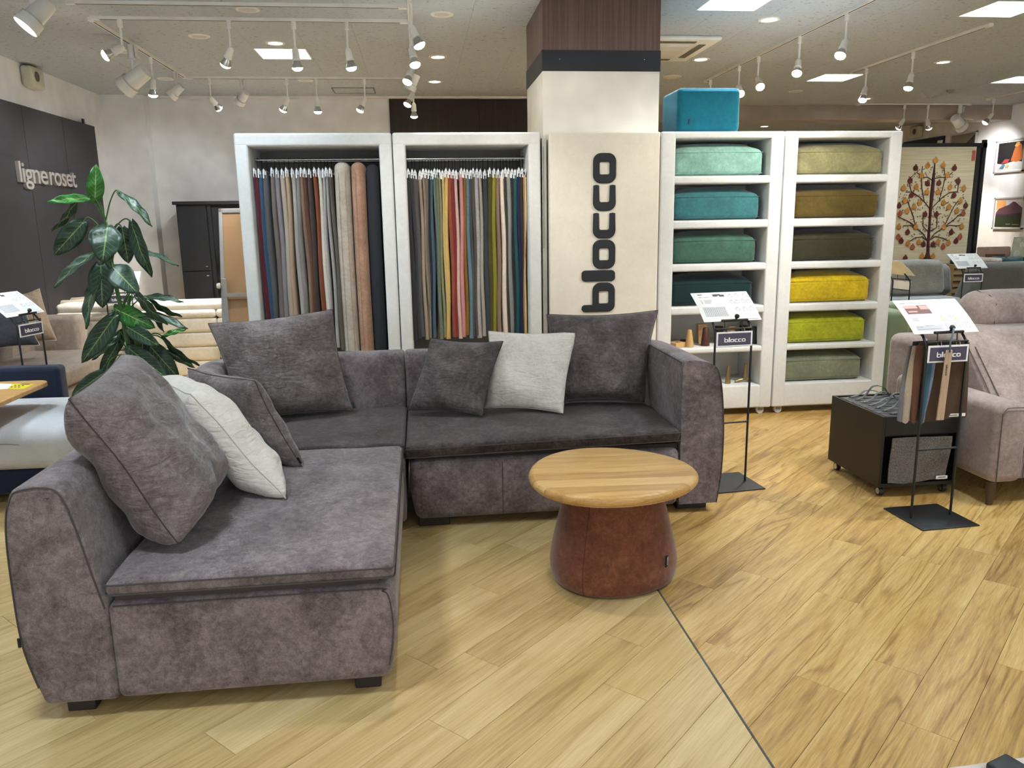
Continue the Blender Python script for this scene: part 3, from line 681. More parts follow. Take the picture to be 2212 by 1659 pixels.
ct = MB().rbox((x0, y0, .385), (x1, y1, .455), .022, 3, (12, 12, 1), crown(x0, x1, y0, y1, .455, .016)).build('seat_cushion', M_su2, s2, smooth=50)
loop_seam(ct, rect_loop(x0-.001, y0-.001, x1+.001, y1+.001, .443, .02))
for x in (-1.1, -.25):
    for y in (3.80, 4.55): leg(s2, (x, y, 0), (x+.085, y+.085, .055))
# --- right section with arm
s3 = thing('sofa_section', 'long mauve grey suede sofa section with the right armrest', 'sofa', (.7, 4.2, 0), 'sections of the mauve grey sectional')
path, nrm = straight((-.108, 4.74), (1.30, 4.74), (0, -1), 8)
mb = MB(); sweep(mb, PROF, path, nrm); mb.build('backrest', M_su, s3, smooth=50, bevel=.018, bseg=3)
def base_fn_l(p):
    t = max(0, min(1, (p.z-.045)/.30)); q = Vector(p)
    if p.x < .3: q.x -= .028*math.sin(t*math.pi*.7) - .014
    if p.y < 4.0: q.y -= .016*math.sin(t*math.pi*.8) - .006
    return q
bs = MB().rbox((-.078, 3.715, .045), (1.272, 4.47, .352), .035, 3, (8, 4, 5), base_fn_l).build('base', M_su, s3, smooth=50)
loop_seam(bs, [base_fn_l(Vector((.366, 3.714, z))) for z in (.06, .12, .18, .24, .30, .335)], .0018, False)
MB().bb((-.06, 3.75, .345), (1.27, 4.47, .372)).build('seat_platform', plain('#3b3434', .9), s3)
x0, x1, y0, y1 = -.110, 1.270, 3.690, 4.485
def slab_fn(p):
    q = Vector(crown(x0, x1, y0, y1, .445, .02)(p)); q.z += .022*(p.x-x0)/(x1-x0) - .006
    if p.z < .40: q.y += .012
    return q
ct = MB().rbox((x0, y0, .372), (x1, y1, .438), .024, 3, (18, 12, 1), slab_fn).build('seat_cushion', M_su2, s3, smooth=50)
loop_seam(ct, [Vector((x, y, z-.006 + .022*(x-x0)/(x1-x0))) for x, y, z in rect_loop(x0-.001, y0-.001, x1+.001, y1+.001, .426, .02)])
loop_seam(ct, [Vector((x, y+.004, z-.006 + .022*(x-x0)/(x1-x0))) for x, y, z in rect_loop(x0-.001, y0-.001, x1+.001, y1+.001, .384, .02)])
arm_in = [(1.278, .05), (1.278, .3), (1.278, .55), (1.279, .765), (1.288, .792), (1.315, .803), (1.37, .798), (1.425, .783), (1.462, .745), (1.484, .66), (1.499, .50), (1.503, .36), (1.497, .20), (1.478, .05)]
ap = arm_in[:3] + ease(arm_in[3:], 4)
mb = MB(); ys = [3.725, 3.74, 4.0, 4.25, 4.5, 4.70, 4.745]; n = len(ap)
for y in ys:
    f = 0 if y < 4.3 else (y-4.3)/.45
    for (x, z) in ap: mb.v.append(Vector((x, y, z - (.045*f*f if z > .5 else 0))))
for i in range(len(ys)-1):
    for k in range(n): mb.f.append((i*n+k, i*n+(k+1) % n, (i+1)*n+(k+1) % n, (i+1)*n+k))
mb.f += [tuple(range(n)), tuple(range((len(ys)-1)*n, len(ys)*n))]
ar = mb.build('armrest', M_su, s3, smooth=50, bevel=.022, bseg=3)
loop_seam(ar, [(1.281, 3.73, z) for z in (.06, .3, .55, .74)] + [(1.283, 3.76, .787), (1.284, 4.0, .790), (1.284, 4.3, .790), (1.284, 4.6, .77)], .003, False)
loop_seam(ar, [(x+.0, 3.722, z) for x, z in ap if x > 1.44], .0022, False)
leg(s3, (1.29, 3.79, 0), (1.45, 3.87, .05)); leg(s3, (-.055, 3.76, 0), (.10, 3.84, .05)); leg(s3, (-.055, 4.5, 0), (.06, 4.6, .05)); leg(s3, (1.30, 4.5, 0), (1.42, 4.6, .05))
# ================================================================== scatter cushions
M_pw = suede('suede_white', '#c9c0b8', '#e2dad2', '#efe9e3', 4.0, .2, .25, wrinkle=.35)
M_pw2 = suede('suede_cream', '#d2c9bf', '#e8e0d7', '#f2ece5', 4.0, .2, .25, wrinkle=.35)
M_pg = suede('suede_pillow', '#514747', '#706565', '#8b8080', 3.4, .4, .30, .10, wrinkle=.35)
M_pg2 = suede('suede_pillow_dark', '#423a3b', '#5a5151', '#756b6b', 3.4, .4, .2, .10, wrinkle=.35)
def pillow(name, label, bl, br, tr, tl, T, mat, side=1, ear=.07, seed=0, grp='scatter cushions on the sectional', tagpos=None, squash=.0, full=2.5):
    bl, br, tr, tl = map(Vector, (bl, br, tr, tl)); c = (bl+br)/2
    t = thing(name, label, 'cushion', tuple(c), grp)
    nv = (br-bl).cross(tl-bl).normalized()*side
    N = 26; V = []; Fc = []; idx = {}; rim = []
    def P(i, j, s):
        u = -math.cos(math.pi*i/N) if False else 2*i/N-1; w = 2*j/N-1
        u = math.copysign(1-(1-abs(u))**1.25, u); w = math.copysign(1-(1-abs(w))**1.25, w)
        uu = u*(1-ear*(1-w*w)**1.2*1.0*abs(u)); ww = w*(1-ear*(1-u*u)**1.2*abs(w))
        a, b = (uu+1)/2, (ww+1)/2
        base = bl*(1-a)*(1-b)+br*a*(1-b)+tr*a*b+tl*(1-a)*b
        k = max(0, 1-abs(u)**full)**.5*max(0, 1-abs(w)**(full if w > 0 else full+squash*9))**.5
        h = T/2*k*(1+squash*(-w)*.5)
        wr = noise.noise(Vector((u*2.4+seed, w*2.4, seed*1.7)))*.10*T*k + noise.noise(Vector((u*6+seed, w*3.2, 9+seed)))*.05*T*(k**.5)*(1-k*.6)
        drift = noise.noise(Vector((u*1.3, w*1.3, seed+5)))*.012
        return base + nv*(s*(h+wr) + drift)
    for s in (1, -1):
        for i in range(N+1):
            for j in range(N+1):
                e = i in (0, N) or j in (0, N)
                if e and s == -1: idx[(i, j, s)] = idx[(i, j, 1)]; continue
                idx[(i, j, s)] = len(V); V.append(P(i, j, s))
        for i in range(N):
            for j in range(N):
                q = (idx[(i, j, s)], idx[(i+1, j, s)], idx[(i+1, j+1, s)], idx[(i, j+1, s)]); Fc.append(q if s > 0 else tuple(reversed(q)))
    mb = MB(); mb.add(V, Fc); cv = mb.build('cover', mat, t, smooth=80)
    rimk = [(i, 0) for i in range(N)]+[(N, j) for j in range(N)]+[(i, N) for i in range(N, 0, -1)]+[(0, j) for j in range(N, 0, -1)]
    MB().tube([V[idx[(i, j, 1)]] for i, j in rimk], .0022, 5, True).build('seam', plain('#3f3736', .8) if mat in (M_pg, M_pg2) else plain('#c6bfb5', .8), cv, smooth=60)
    if tagpos is not None:
        k = rimk[tagpos % len(rimk)]; k2 = rimk[(tagpos+2) % len(rimk)]; a, b = V[idx[(*k, 1)]], V[idx[(*k2, 1)]]; d = (b-a); out = nv.cross(d).normalized()
        if out.dot((V[idx[(*k, 1)]]-(bl+br+tr+tl)/4)) < 0: out = -out
        mbt = MB(); n2 = nv*.0012
        mbt.add([a-n2-out*.004, b-n2-out*.004, b-n2+out*.016, a-n2+out*.016, a+n2-out*.004, b+n2-out*.004, b+n2+out*.016, a+n2+out*.016], [(0, 1, 2, 3), (4, 5, 6, 7), (0, 1, 5, 4), (1, 2, 6, 5), (2, 3, 7, 6), (3, 0, 4, 7)])
        mbt.build('label_tag', M_tag, cv)
    return t
pillow('scatter_cushion', 'big plump mauve grey cushion nearest the camera on the sofa', (-.800, 2.475, .50), (-.83, 3.02, .50), (-1.115, 3.03, 1.035), (-1.085, 2.50, .985), .27, M_pg, seed=1, ear=.04, squash=.2, full=4.6)
pillow('scatter_cushion', 'white suede cushion between two grey ones on the near section', (-.545, 2.925, .475), (-.76, 3.40, .475), (-1.095, 3.37, .885), (-.865, 2.97, .885), .20, M_pw2, seed=2, ear=.04, full=4.4, tagpos=3)
pillow('scatter_cushion', 'small mauve grey cushion leaning behind the white one at left', (-.535, 3.345, .465), (-.93, 3.76, .465), (-1.10, 3.77, .845), (-.72, 3.39, .845), .145, M_pg, seed=3, ear=.05, full=4.6, tagpos=-4)
pillow('scatter_cushion', 'big mauve grey cushion standing in the sofa corner', (-.98, 4.17, .485), (-.40, 4.335, .475), (-.497, 4.50, 1.025), (-1.162, 4.44, .975), .17, M_pg, side=-1, seed=4, ear=.06, full=3.0, tagpos=27, squash=.3)
pillow('scatter_cushion', 'small dark grey cushion left of the white one on the long section', (-.098, 4.345, .462), (.304, 4.115, .468), (.447, 4.35, .835), (.045, 4.46, .848), .15, M_pg2, side=-1, seed=5, ear=.07)
pillow('scatter_cushion', 'off-white suede cushion between two grey ones on the long section', (.327, 4.285, .47), (.738, 4.08, .472), (.868, 4.35, .875), (.373, 4.44, .882), .14, M_pw, side=-1, seed=6, ear=.07, tagpos=30)
pillow('scatter_cushion', 'big dark grey cushion standing against the right armrest', (.70, 4.325, .475), (1.235, 4.235, .478), (1.362, 4.43, .975), (.712, 4.455, .967), .18, M_pg2, side=-1, seed=8, ear=.07, full=3.0, squash=.3)
# ================================================================== coffee table
ctb = thing('coffee_table', 'rounded oak top coffee table on a rust suede drum base', 'coffee table', (.765, 3.09, 0))
M_top = wood('oak_top', '#a97f48', '#c79c60', '#dcb97f', axis=0, sx=1.6, sy=30., bands=.3, rough=.35, objvar=.22)
def egg(t, s=1.0):
    # rounded triangle pebble
    r = .348*(1 + .030*math.cos(3*t+.75) + .012*math.cos(2*t-.4)); return Vector((r*math.cos(t)*s, r*math.sin(t)*s*.99, 0))
TC = Vector((.756, 3.075, 0)); zt = .474; th = .046
bm = bmesh.new(); NT = 72; rings = []
pr = [(.93, zt)] + [(.93+.07*math.sin(a), zt-.022+.022*math.cos(a)) for a in [math.pi*k/10 for k in range(1, 10)]] + [(.955, zt-th), (.90, zt-th)]
for sc, z in pr: rings.append([bm.verts.new(TC + egg(2*math.pi*k/NT, sc) + Vector((0, 0, z))) for k in range(NT)])
for i in range(len(rings)-1):
    for k in range(NT): bm.faces.new((rings[i][k], rings[i+1][k], rings[i+1][(k+1) % NT], rings[i][(k+1) % NT]))
bm.faces.new(rings[0]); bm.faces.new(list(reversed(rings[-1])))
bmesh.ops.recalc_face_normals(bm, faces=bm.faces)
top_me = bpy.data.meshes.new('whole'); bm.to_mesh(top_me); bm.free()
tp = thing('table_top', None, None, tuple(ctb['_w'])); tp.name = 'table_top'; tp.parent = ctb; tp.location = (0, 0, 0)
sa = math.radians(-4); sd_ = Vector((math.cos(sa), math.sin(sa), 0)); sn = Vector((-math.sin(sa), math.cos(sa), 0))
cuts = [-.40, -.27, -.20, -.115, -.03, .045, .12, .19, .26, .40]
for a, b in zip(cuts[:-1], cuts[1:]):
    bm = bmesh.new(); bm.from_mesh(top_me)
    for pc, no in ((TC+sn*(a+.00025), -sn), (TC+sn*(b-.00025), sn)):
        g = bmesh.ops.bisect_plane(bm, geom=bm.verts[:]+bm.edges[:]+bm.faces[:], plane_co=pc, plane_no=no, clear_outer=True)
        ed = [e for e in g['geom_cut'] if isinstance(e, bmesh.types.BMEdge)]
        if ed: bmesh.ops.holes_fill(bm, edges=ed)
    me = bpy.data.meshes.new('stave'); off = Vector(ctb['_w']); bmesh.ops.translate(bm, verts=bm.verts, vec=-off)
    bm.to_mesh(me); bm.free()
    if not len(me.polygons): continue
    me.materials.append(M_top); me.polygons.foreach_set('use_smooth', [True]*len(me.polygons)); me.set_sharp_from_angle(angle=math.radians(35))
    o = bpy.data.objects.new('stave', me); col.objects.link(o); o.parent = tp
M_rust = suede('suede_rust', '#55321f', '#70432f', '#8a5a44', 3.2, .25, .35)
mb = MB(); V = []; nn = 48; prf = [(.60, 0.004), (.66, .004), (.715, .012), (.738, .035), (.750, .07), (.742, .11), (.712, .17), (.664, .24), (.608, .32), (.558, .39), (.53, .43)]
prf = [(p.x, p.y) for p in catmull([(a, b, 0) for a, b in prf], 3)]
for r, z in prf:
    for k in range(nn): V.append(TC*Vector((1, 1, 0)).x + Vector((0, 0, 0)) if False else Vector((.768, 3.095, z)) + egg(2*math.pi*k/nn, r*1.03))
Fc = []
for i in range(len(prf)-1):
    for k in range(nn): Fc.append((i*nn+k, i*nn+(k+1) % nn, (i+1)*nn+(k+1) % nn, (i+1)*nn+k))
Fc += [tuple(reversed(range(nn))), tuple(range((len(prf)-1)*nn, len(prf)*nn))]
mb.add(V, Fc); db = mb.build('drum_base', M_rust, ctb, smooth=60)
sm = [Vector((.768, 3.095, z)) + egg(4.05, r*1.03+.001) for r, z in prf]; MB().tube(sm[2:], .0012, 5).build('seam', plain('#4a251c', .8), db)
pz = Vector((.768, 3.095, .135)) + egg(5.42, .765*1.03); d = egg(5.42).normalized(); tt = Vector((-d.y, d.x, 0))
mb = MB(); mb.add([pz+d*.002+tt*a+Vector((0, 0, b))+d*(-.02*b/.02 if False else 0) for a, b in ((-.008, -.024), (.008, -.024), (.008, .024), (-.008, .024))] + [pz+d*.006+tt*a+Vector((0, 0, b)) for a, b in ((-.008, -.024), (.008, -.024), (.008, .024), (-.008, .024))], [(0, 1, 2, 3), (4, 5, 6, 7), (0, 1, 5, 4), (1, 2, 6, 5), (2, 3, 7, 6), (3, 0, 4, 7)])
tg = mb.build('label_tag', M_tag, db)
mb = MB(); add_logo(mb, pz+d*.0065+tt*.003+Vector((0, 0, .017)), (0, 0, -1), tuple(tt), .034, .0003); mb.build('print', plain('#d8d8d8', .6), tg)
# ================================================================== display units
YFc = 5.635; DP = .46
M_fab = suede('white_leather', '#c9cbcc', '#d6d9da', '#e1e4e5', 2.5, .12, .1, .2)
M_in = plain('#b9b4ab', .9)
M_inl = plain('#d8d4cb', .9)
def castor(t, x, y, r=.035):
    c = MB().cyl((x, y-.012, r), (x, y+.012, r), r, n=18).build('castor', plain('#cfcfcd', .4), t, smooth=40)
    MB().bb((x-.018, y-.02, r), (x+.018, y+.02, .058)).build('bracket', plain('#8d8d8b', .5), c)
def frame_unit(x0, x1, label):
    t = thing('fabric_display', label, 'display unit', ((x0+x1)/2, YFc+DP/2, 0), 'white fabric display frames')
    z1 = 2.095; ix0, ix1, iz0, iz1 = x0+.088, x1-.088, .30, 2.008; yb = YFc+DP
    for nm, a, b in (('top_rail', (x0+.001, YFc, iz1), (x1-.001, yb, z1)), ('left_upright', (x0+.001, YFc, .055), (ix0, yb, iz1+.02)), ('right_upright', (ix1, YFc, .055), (x1-.001, yb, iz1+.02)), ('bottom_rail', (ix0-.02, YFc, .055), (ix1+.02, yb, iz0))):
        MB().rbox(a, b, .016, 3, (3, 2, 6)).build(nm, M_fab, t, smooth=50)
    MB().bb((ix0-.01, yb-.03, iz0-.02), (ix1+.01, yb-.005, iz1+.02)).build('back_panel', plain('#7d7b78', .9), t)
    for yy, zz in ((YFc+.20, 1.935), (YFc+.36, 1.935)): MB().cyl((ix0-.01, yy, zz), (ix1+.01, yy, zz), .0085, n=12).build('rod', M_chrome, t, smooth=40)
    for x in (x0+.06, x1-.06):
        for y in (YFc+.06, yb-.06): castor(t, x, y)
    return t
frame_unit(-1.202, -.159, 'left white display frame holding the grey, brown and tall rolled fabrics')
frame_unit(-.155, .867, 'second white display frame with the row of coloured fabrics')
# sign panel
sp = thing('logo_signboard', 'cream upholstered panel with a vertical black logo in front of the pillar', 'sign', (1.325, 5.70, 0))
MB().rbox((.925, YFc, .055), (1.724, 5.785, 2.095), .014, 3, (3, 1, 8)).build('board', suede('cream_leather', '#d5d1c5', '#e0dcd0', '#e8e5db', 2.5, .12, .1, .2), sp, smooth=50)
M_let = plain('#1a1f28', .7, bump=.1)
for i, L in enumerate(LOGO):
    sc = (1.946-.838)/LOGO_W; V, Fc = loops_mesh([[(p[0]*sc, p[1]*sc) for p in l] for l in L], .004, .005)
    MB().add([(1.398-v.y*1.0, YFc-.003-v.z, .838+v.x) for v in V], Fc).build('logo_letter', M_let, sp, smooth=50)
castor(sp, .99, 5.70); castor(sp, 1.66, 5.70)
# narrow grey post between frame and panel
gp = thing('partition_edge', 'narrow grey metal upright between the second frame and the logo panel', 'post', (.895, 5.72, 0))
MB().bb((.880, 5.66, .0), (.912, 5.76, 2.06)).build('upright', plain('#a9a7a1', .5), gp, bevel=.004)
MB().bb((.884, 5.655, 1.3), (.890, 5.662, 2.0)).build('slot_strip', plain('#84827c', .5), gp)
# shelf units
ROWZ = [(1.790, 2.046), (1.477, 1.733), (1.162, 1.416), (.848, 1.107), (.538, .788), (.238, .494)]
def shelf_unit(x0, x1, ix0, ix1, label):
    t = thing('shelf_unit', label, 'shelf unit', ((x0+x1)/2, YFc+DP/2, 0), 'white upholstered shelf units'); yb = YFc+DP
    MB().rbox((x0+.001, YFc, .055), (ix0, yb, 2.095), .014, 3, (1, 1, 8)).build('left_upright', M_fab, t, smooth=50)
    MB().rbox((ix1, YFc, .055), (x1-.001, yb, 2.095), .014, 3, (1, 1, 8)).build('right_upright', M_fab, t, smooth=50)
    MB().rbox((ix0-.014, YFc, 2.046), (ix1+.014, yb, 2.0945), .014, 3, (6, 1, 1)).build('top_rail', M_fab, t, smooth=50)
    for i, (zb, zt_) in enumerate(ROWZ):
        lo = ROWZ[i+1][1] if i < 5 else .0555
        MB().rbox((ix0-.014, YFc+.002, lo), (ix1+.014, yb, zb), .016, 3, (6, 1, 1)).build('shelf' if i < 5 else 'bottom_rail', M_fab, t, smooth=50)
    MB().bb((ix0-.01, yb-.03, .2), (ix1+.01, yb-.006, 2.06)).build('back_panel', M_inl, t)
    for x in (x0+.07, x1-.07):
        for y in (YFc+.05, yb-.06): castor(t, x, y, .03)
    return t
shelf_unit(1.729, 2.645, 1.838, 2.544, 'white shelf unit next to the logo panel with teal block cushions')
shelf_unit(2.650, 3.552, 2.752, 3.453, 'rightmost white shelf unit with olive and yellow block cushions')
def block(x0, x1, z0, hf, mat, label, y0=5.69, depth=.37, dome=.06, grp='block cushions on the shelves', name='block_cushion', cat='cushion', tagx=True):
    t = thing(name, label, cat, ((x0+x1)/2, y0+depth/2, z0), grp)
    cx, cy = (x0+x1)/2, y0+depth/2
    def fn(p):
        u = (p.x-cx)/(x1-x0)*2; w = (p.y-cy)/depth*2; k = max(0, 1-abs(u)**3)*max(0, 1-w*w)
        q = Vector(p)
        if p.z > z0+hf*.8: q.z += dome*max(0, 1-abs(u)**4)**.8*max(0, 1-max(0, abs(w)-.0)**2.2)
        if abs(w) > .9: q.y += math.copysign(.008, w)*max(0, 1-u*u)*(1-((p.z-z0)/hf*2-1)**2 if z0 < p.z < z0+hf else 0)
        return q
    cv = MB().rbox((x0, y0, z0+.002), (x1, y0+depth, z0+hf), .036, 4, (14, 8, 3), fn).build('cover', mat, t, smooth=60)
    c = mat.get('pipe', None)
    for z in (z0+.018, z0+hf-.016):
        MB().tube([(x, y, z) for x, y in rrect(x0-.0005, y0-.0005, x1+.0005, y0+depth+.0005, .026, 5)], .0022, 5, True).build('piping', mat, cv, smooth=60)
    if tagx: MB().bb((x1-.001, y0+.03, z0+hf*.35), (x1+.006, y0+.032, z0+hf*.68)).build('label_tag', M_tag, cv)
    return t
def velvet(hexc, d=.72, l=1.25):
    c = [int(hexc[i:i+2], 16)/255*.90 for i in (1, 3, 5)]; f = lambda k: '#%02x%02x%02x' % tuple(int(255*min(1, x*k)) for x in c)
    return suede('velvet'+hexc, f(d), f(1.0), f(l), 3.0, .12, .3, .2)
for i, (hx, lb) in enumerate((('#8fbdb2', 'pale aqua block cushion on the top shelf'), ('#3c7880', 'teal blue block cushion under the aqua one'), ('#446a5e', 'sea green block cushion on the third shelf'), ('#123034', 'very dark teal block cushion behind the mid stand paper'))):
    block(1.845, 2.515-.012*i, ROWZ[i][0], .180, velvet(hx), lb)
for i, (hx, lb) in enumerate((('#8b8863', 'khaki grey block cushion on the top right shelf'), ('#5f4f22', 'bronze olive block cushion second from top in the right unit'), ('#3a3826', 'darkest olive block cushion third from top'), ('#d6b91f', 'bright yellow block cushion in the right unit'), ('#a6ac25', 'lime green block cushion below the yellow one'), ('#868c75', 'sage green block cushion on the lowest right shelf'))):
    block(2.775-.006*i, 3.445-.010*i, ROWZ[i][0], .178, velvet(hx), lb)
# teal pouf on top
pf = thing('block_pouf', 'large teal velvet block pouf standing on top of the shelf unit', 'pouf', (2.1, 6.0, 2.095))
pc = MB().rbox((1.865, 5.70, 2.097), (2.330, 6.09, 2.400), .035, 4, (6, 6, 6)).build('cover', velvet('#0c6f86', .8, 1.15), pf, smooth=60)
MB().tube([(1.895, 5.699, 2.39), (2.30, 5.699, 2.39)], .002, 5).build('seam', velvet('#0c6f86', .8, 1.15), pc); MB().bb((1.945, 5.695, 2.155), (1.953, 5.70, 2.185)).build('label_tag', M_tag, pc)
# ---- hanging swatches
M_hook = plain('#1b1c1f', .4, .6); M_clip = plain('#e8edf2', .25, .2)
def swatch(xpx, hexc, wpx, zt_, zb_, label, grp, speck=False, i=0, y0=5.70):
    x = aty(xpx, 377, y0).x; w = wpx/1700*5.8
    t = thing('fabric_swatch', label, 'fabric swatch', (x, y0+.16, zt_), grp)
    rnd = random.Random(i*13+int(xpx)); dep = .30; lean = rnd.uniform(-.006, .006); N = 10; V = []; Fc = []; h = zt_-zb_
    sec = [(-.36, .34), (-.40, .014), (-.28, .002), (0, -.003), (.28, .002), (.40, .014), (.36, .34)]
    for k in range(N+1):
        z = zt_-h*k/N; flare = .80+.28*k/N; bend = lean*k/N*3+.004*math.sin(k*.9+i)
        for u, d in sec: V.append((x+u*w*flare*1.42+bend, y0+.02+d*.95, z))
    n = len(sec)
    for k in range(N):
        for q in range(n-1): Fc.append((k*n+q, k*n+q+1, (k+1)*n+q+1, (k+1)*n+q))
        Fc.append((k*n+n-1, k*n, (k+1)*n, (k+1)*n+n-1))
    Fc += [tuple(range(n)), tuple(reversed(range(N*n, (N+1)*n)))]
    MB().add(V, Fc).build('cloth', weave(hexc, .32 if speck else .14, 220), t, smooth=60)
    hk = MB().tube([(x, y0+.14, zt_+.035)] + [(x, y0+.135+.016+.013*math.cos(a), 1.936+.013*math.sin(a)) for a in [math.pi*(1.25-1.35*q/8) for q in range(9)]], .0022, 5).build('hook', M_hook, t, smooth=60)
    cl = MB(); cl.bb((x-.006, y0+.0, zt_+.018), (x+.006, y0+.28, zt_+.034))
    for yy in (.02, .24): cl.bb((x-.011, y0+yy, zt_-.022), (x+.011, y0+yy+.025, zt_+.024))
    cl.build('clip', M_clip, t)
    MB().bb((x-.0015, y0-.004, zt_+.0), (x+.0015, y0+.016, zt_+.042)).build('clip_lever', M_clip, t)
A = [(549, '#5a1c2c', 8, 'maroon'), (559, '#2f4d6b', 8, 'denim blue'), (570, '#57585c', 10, 'slate grey'), (587, '#6f6663', 9, 'warm grey'), (597.5, '#837e84', 9, 'lilac grey'), (609, '#a89d90', 10, 'stone beige'), (618.5, '#a8907a', 8, 'tan'),
     (631, '#9c9894', 9, 'light grey'), (641, '#7d7875', 9, 'mid grey'), (650, '#7b6353', 8, 'mocha brown'), (658, '#5d3a2c', 7, 'chestnut brown'), (668, '#453a37', 9, 'dark umber'), (679, '#7a4029', 8, 'rust'), (689, '#c9c3b9', 8, 'off-white'), (697.5, '#a9a9aa', 6, 'pale silver grey'), (704.5, '#9c9c99', 6, 'ash grey'), (713, '#5a554f', 7, 'dark taupe')]
for i, (x, hx, w, nm) in enumerate(A):
    nb_ = ('at the left end beside the blue one' if i == 0 else 'between %s and %s' % (A[i-1][3], A[i+1][3]) if i < len(A)-1 else 'at the right end beside the tall beige roll')
    swatch(x, hx, w, 1.836 - .004*(i % 3), .60+.02*(i % 2), '%s fabric in the left frame %s' % (nm, nb_), 'fabrics hanging in the left frame', i=i)
B = [(883, '#34373a', 9, 'charcoal'), (891.5, '#3e4148', 6, 'dark slate'), (897.7, '#57575a', 8, 'graphite'), (908.4, '#a19482', 7, 'beige'), (915.3, '#8f8174', 6, 'fawn'), (921.5, '#6e625a', 8, 'taupe'), (927.6, '#1b2c33', 6, 'ink green'),
     (933, '#4c6073', 6, 'slate blue'), (940, '#5f7a72', 6, 'sage teal'), (946, '#77765c', 6, 'moss grey'), (950.4, '#8b8a66', 5, 'pale olive'), (956.8, '#c5b176', 6, 'straw yellow'), (964.5, '#cda866', 8, 'mustard cream'), (972.2, '#8f4a31', 8, 'burnt orange'),
     (980.2, '#7f2a35', 7, 'crimson'), (986.3, '#cfb0a4', 7, 'blush'), (997.5, '#c18585', 8, 'rose pink'), (1004.2, '#8a601f', 6, 'ochre'), (1010.3, '#5f7a8a', 8, 'steel blue'), (1017.5, '#4a4d51', 6, 'dim grey'), (1023.4, '#5a5149', 6, 'umber grey'),
     (1031.4, '#a3a3a3', 9, 'speckled silver'), (1039, '#a39b90', 7, 'oatmeal'), (1048.3, '#3b3f46', 9, 'blue charcoal'), (1059, '#4c4823', 9, 'dark olive'), (1068.6, '#838029', 9, 'olive green'), (1077.5, '#846f5f', 8, 'cocoa'), (1086.7, '#e2d2c4', 9, 'cream'),
     (1093, '#3a3a36', 5, 'shadow green'), (1099.8, '#8f9090', 10, 'silver grey'), (1107.4, '#1f2f30', 5, 'bottle green'), (1113.6, '#27565c', 8, 'petrol teal'), (1122, '#1c2850', 7, 'navy'), (1129, '#3c3531', 7, 'espresso'), (1135.9, '#b08865', 6, 'caramel'), (1141.6, '#ecdfa6', 5, 'pale yellow')]
for i, (x, hx, w, nm) in enumerate(B):
    nb_ = ('at the left end beside the dark slate one' if i == 0 else 'between %s and %s' % (B[i-1][3], B[i+1][3]) if i < len(B)-1 else 'at the right end beside the caramel one')
    x = min(x, 1136.5)
    swatch(x-1, hx, w*.98, 1.822 - .004*(i % 4), .655 + .012*(i % 3), '%s fabric in the second frame %s' % (nm, nb_), 'fabrics hanging in the second frame', nm in ('speckled silver', 'steel blue'), 40+i)
# ---- tall upholstered rolls
def roll(x0, x1, mat, label, ztop=1.91):
    cx = (x0+x1)/2; t = thing('fabric_roll', label, 'fabric roll', (cx, 5.80, .30), 'tall fabric rolls')
    def fn(p): k = (p.z-.3)/1.6; return (p.x - .02*math.sin(k*3)*.4, p.y + .01*math.sin(k*5), p.z)
    cv = MB().rbox((x0, 5.70, .302), (x1, 5.98, ztop), .045, 4, (2, 2, 14), fn).build('roll_body', mat, t, smooth=60)
    for xx in (x0+.03, x1-.028) if ztop > 1.9 else ():
        MB().tube([fn(Vector((xx, 5.6985, z))) for z in [.34+k*.1 for k in range(16)]], .0014, 5).build('stitch_line', plain('#8b7b6e', .8), cv)
roll(-.560, -.455, suede('roll_beige', '#9b9288', '#b1a89d', '#c2b9ae', 3, .3, .2), 'tall beige padded roll right of the hanging fabrics')
roll(-.447, -.352, suede('roll_tan', '#8c6b58', '#a3806b', '#b7947f', 3, .3, .2), 'tall pinkish tan padded roll beside the beige one')
roll(-.345, -.255, plain('#20222a', .9), 'tall black fabric roll at the right inside the left frame', 1.895)
# ---- sample legs on the shelves
def cone(x, y, z, r0, r1, h, mat, label, name='wood_turning_sample', sides=20, cat='furniture leg', ell=(1, 1)):
    t = thing(name, label, cat, (x, y, z), 'sample furniture legs')
    b = MB().lathe([(r0*.96, 0), (r0, .004), (r1, h-.004), (r1*.9, h)], n=sides, ell=ell).build('leg_body', mat, t, local=True, smooth=40)
    MB().lathe([(r0*.6, -.0008), (r0*.6, .001)], n=12, ell=ell).build('glide', M_blackm, t, local=True)
    return t
M_lw = wood('leg_oak', '#b08a58', '#caa673', '#dcbd8d', axis=2, sx=2., sy=40., rough=.5); M_rw = plain('#4c2a22', .5)
def sx(px, py, Y): return aty(px, py, Y).x
zz = .5395; zc = .2395
cone(sx(1489, 750, 5.70), 5.70, zz, .034, .015, .130, M_lw, 'pale oak tapered sample leg on the shelf'); cone(sx(1523, 750, 5.73), 5.73, zz, .034, .020, .138, M_rw, 'dark red tapered sample leg left of the stand sign')
cone(sx(1627, 745, 5.75), 5.75, zz, .034, .020, .132, M_blackm, 'black tapered sample leg right of the stand sign')
t = thing('wood_turning_sample', 'tall square oak sample block behind the dark red leg', 'furniture leg', (sx(1514, 745, 5.86), 5.86, zz), 'sample furniture legs'); MB().prism([(-.030, 0), (.030, 0), (.036, .15), (-.036, .15)], lambda u, w, d: (u, d, w), -.03, .03).build('block', M_lw, t, local=True, bevel=.002); MB().bb((-.02, -.02, .15), (.02, .02, .1508)).build('plate', M_grey, t, local=True)
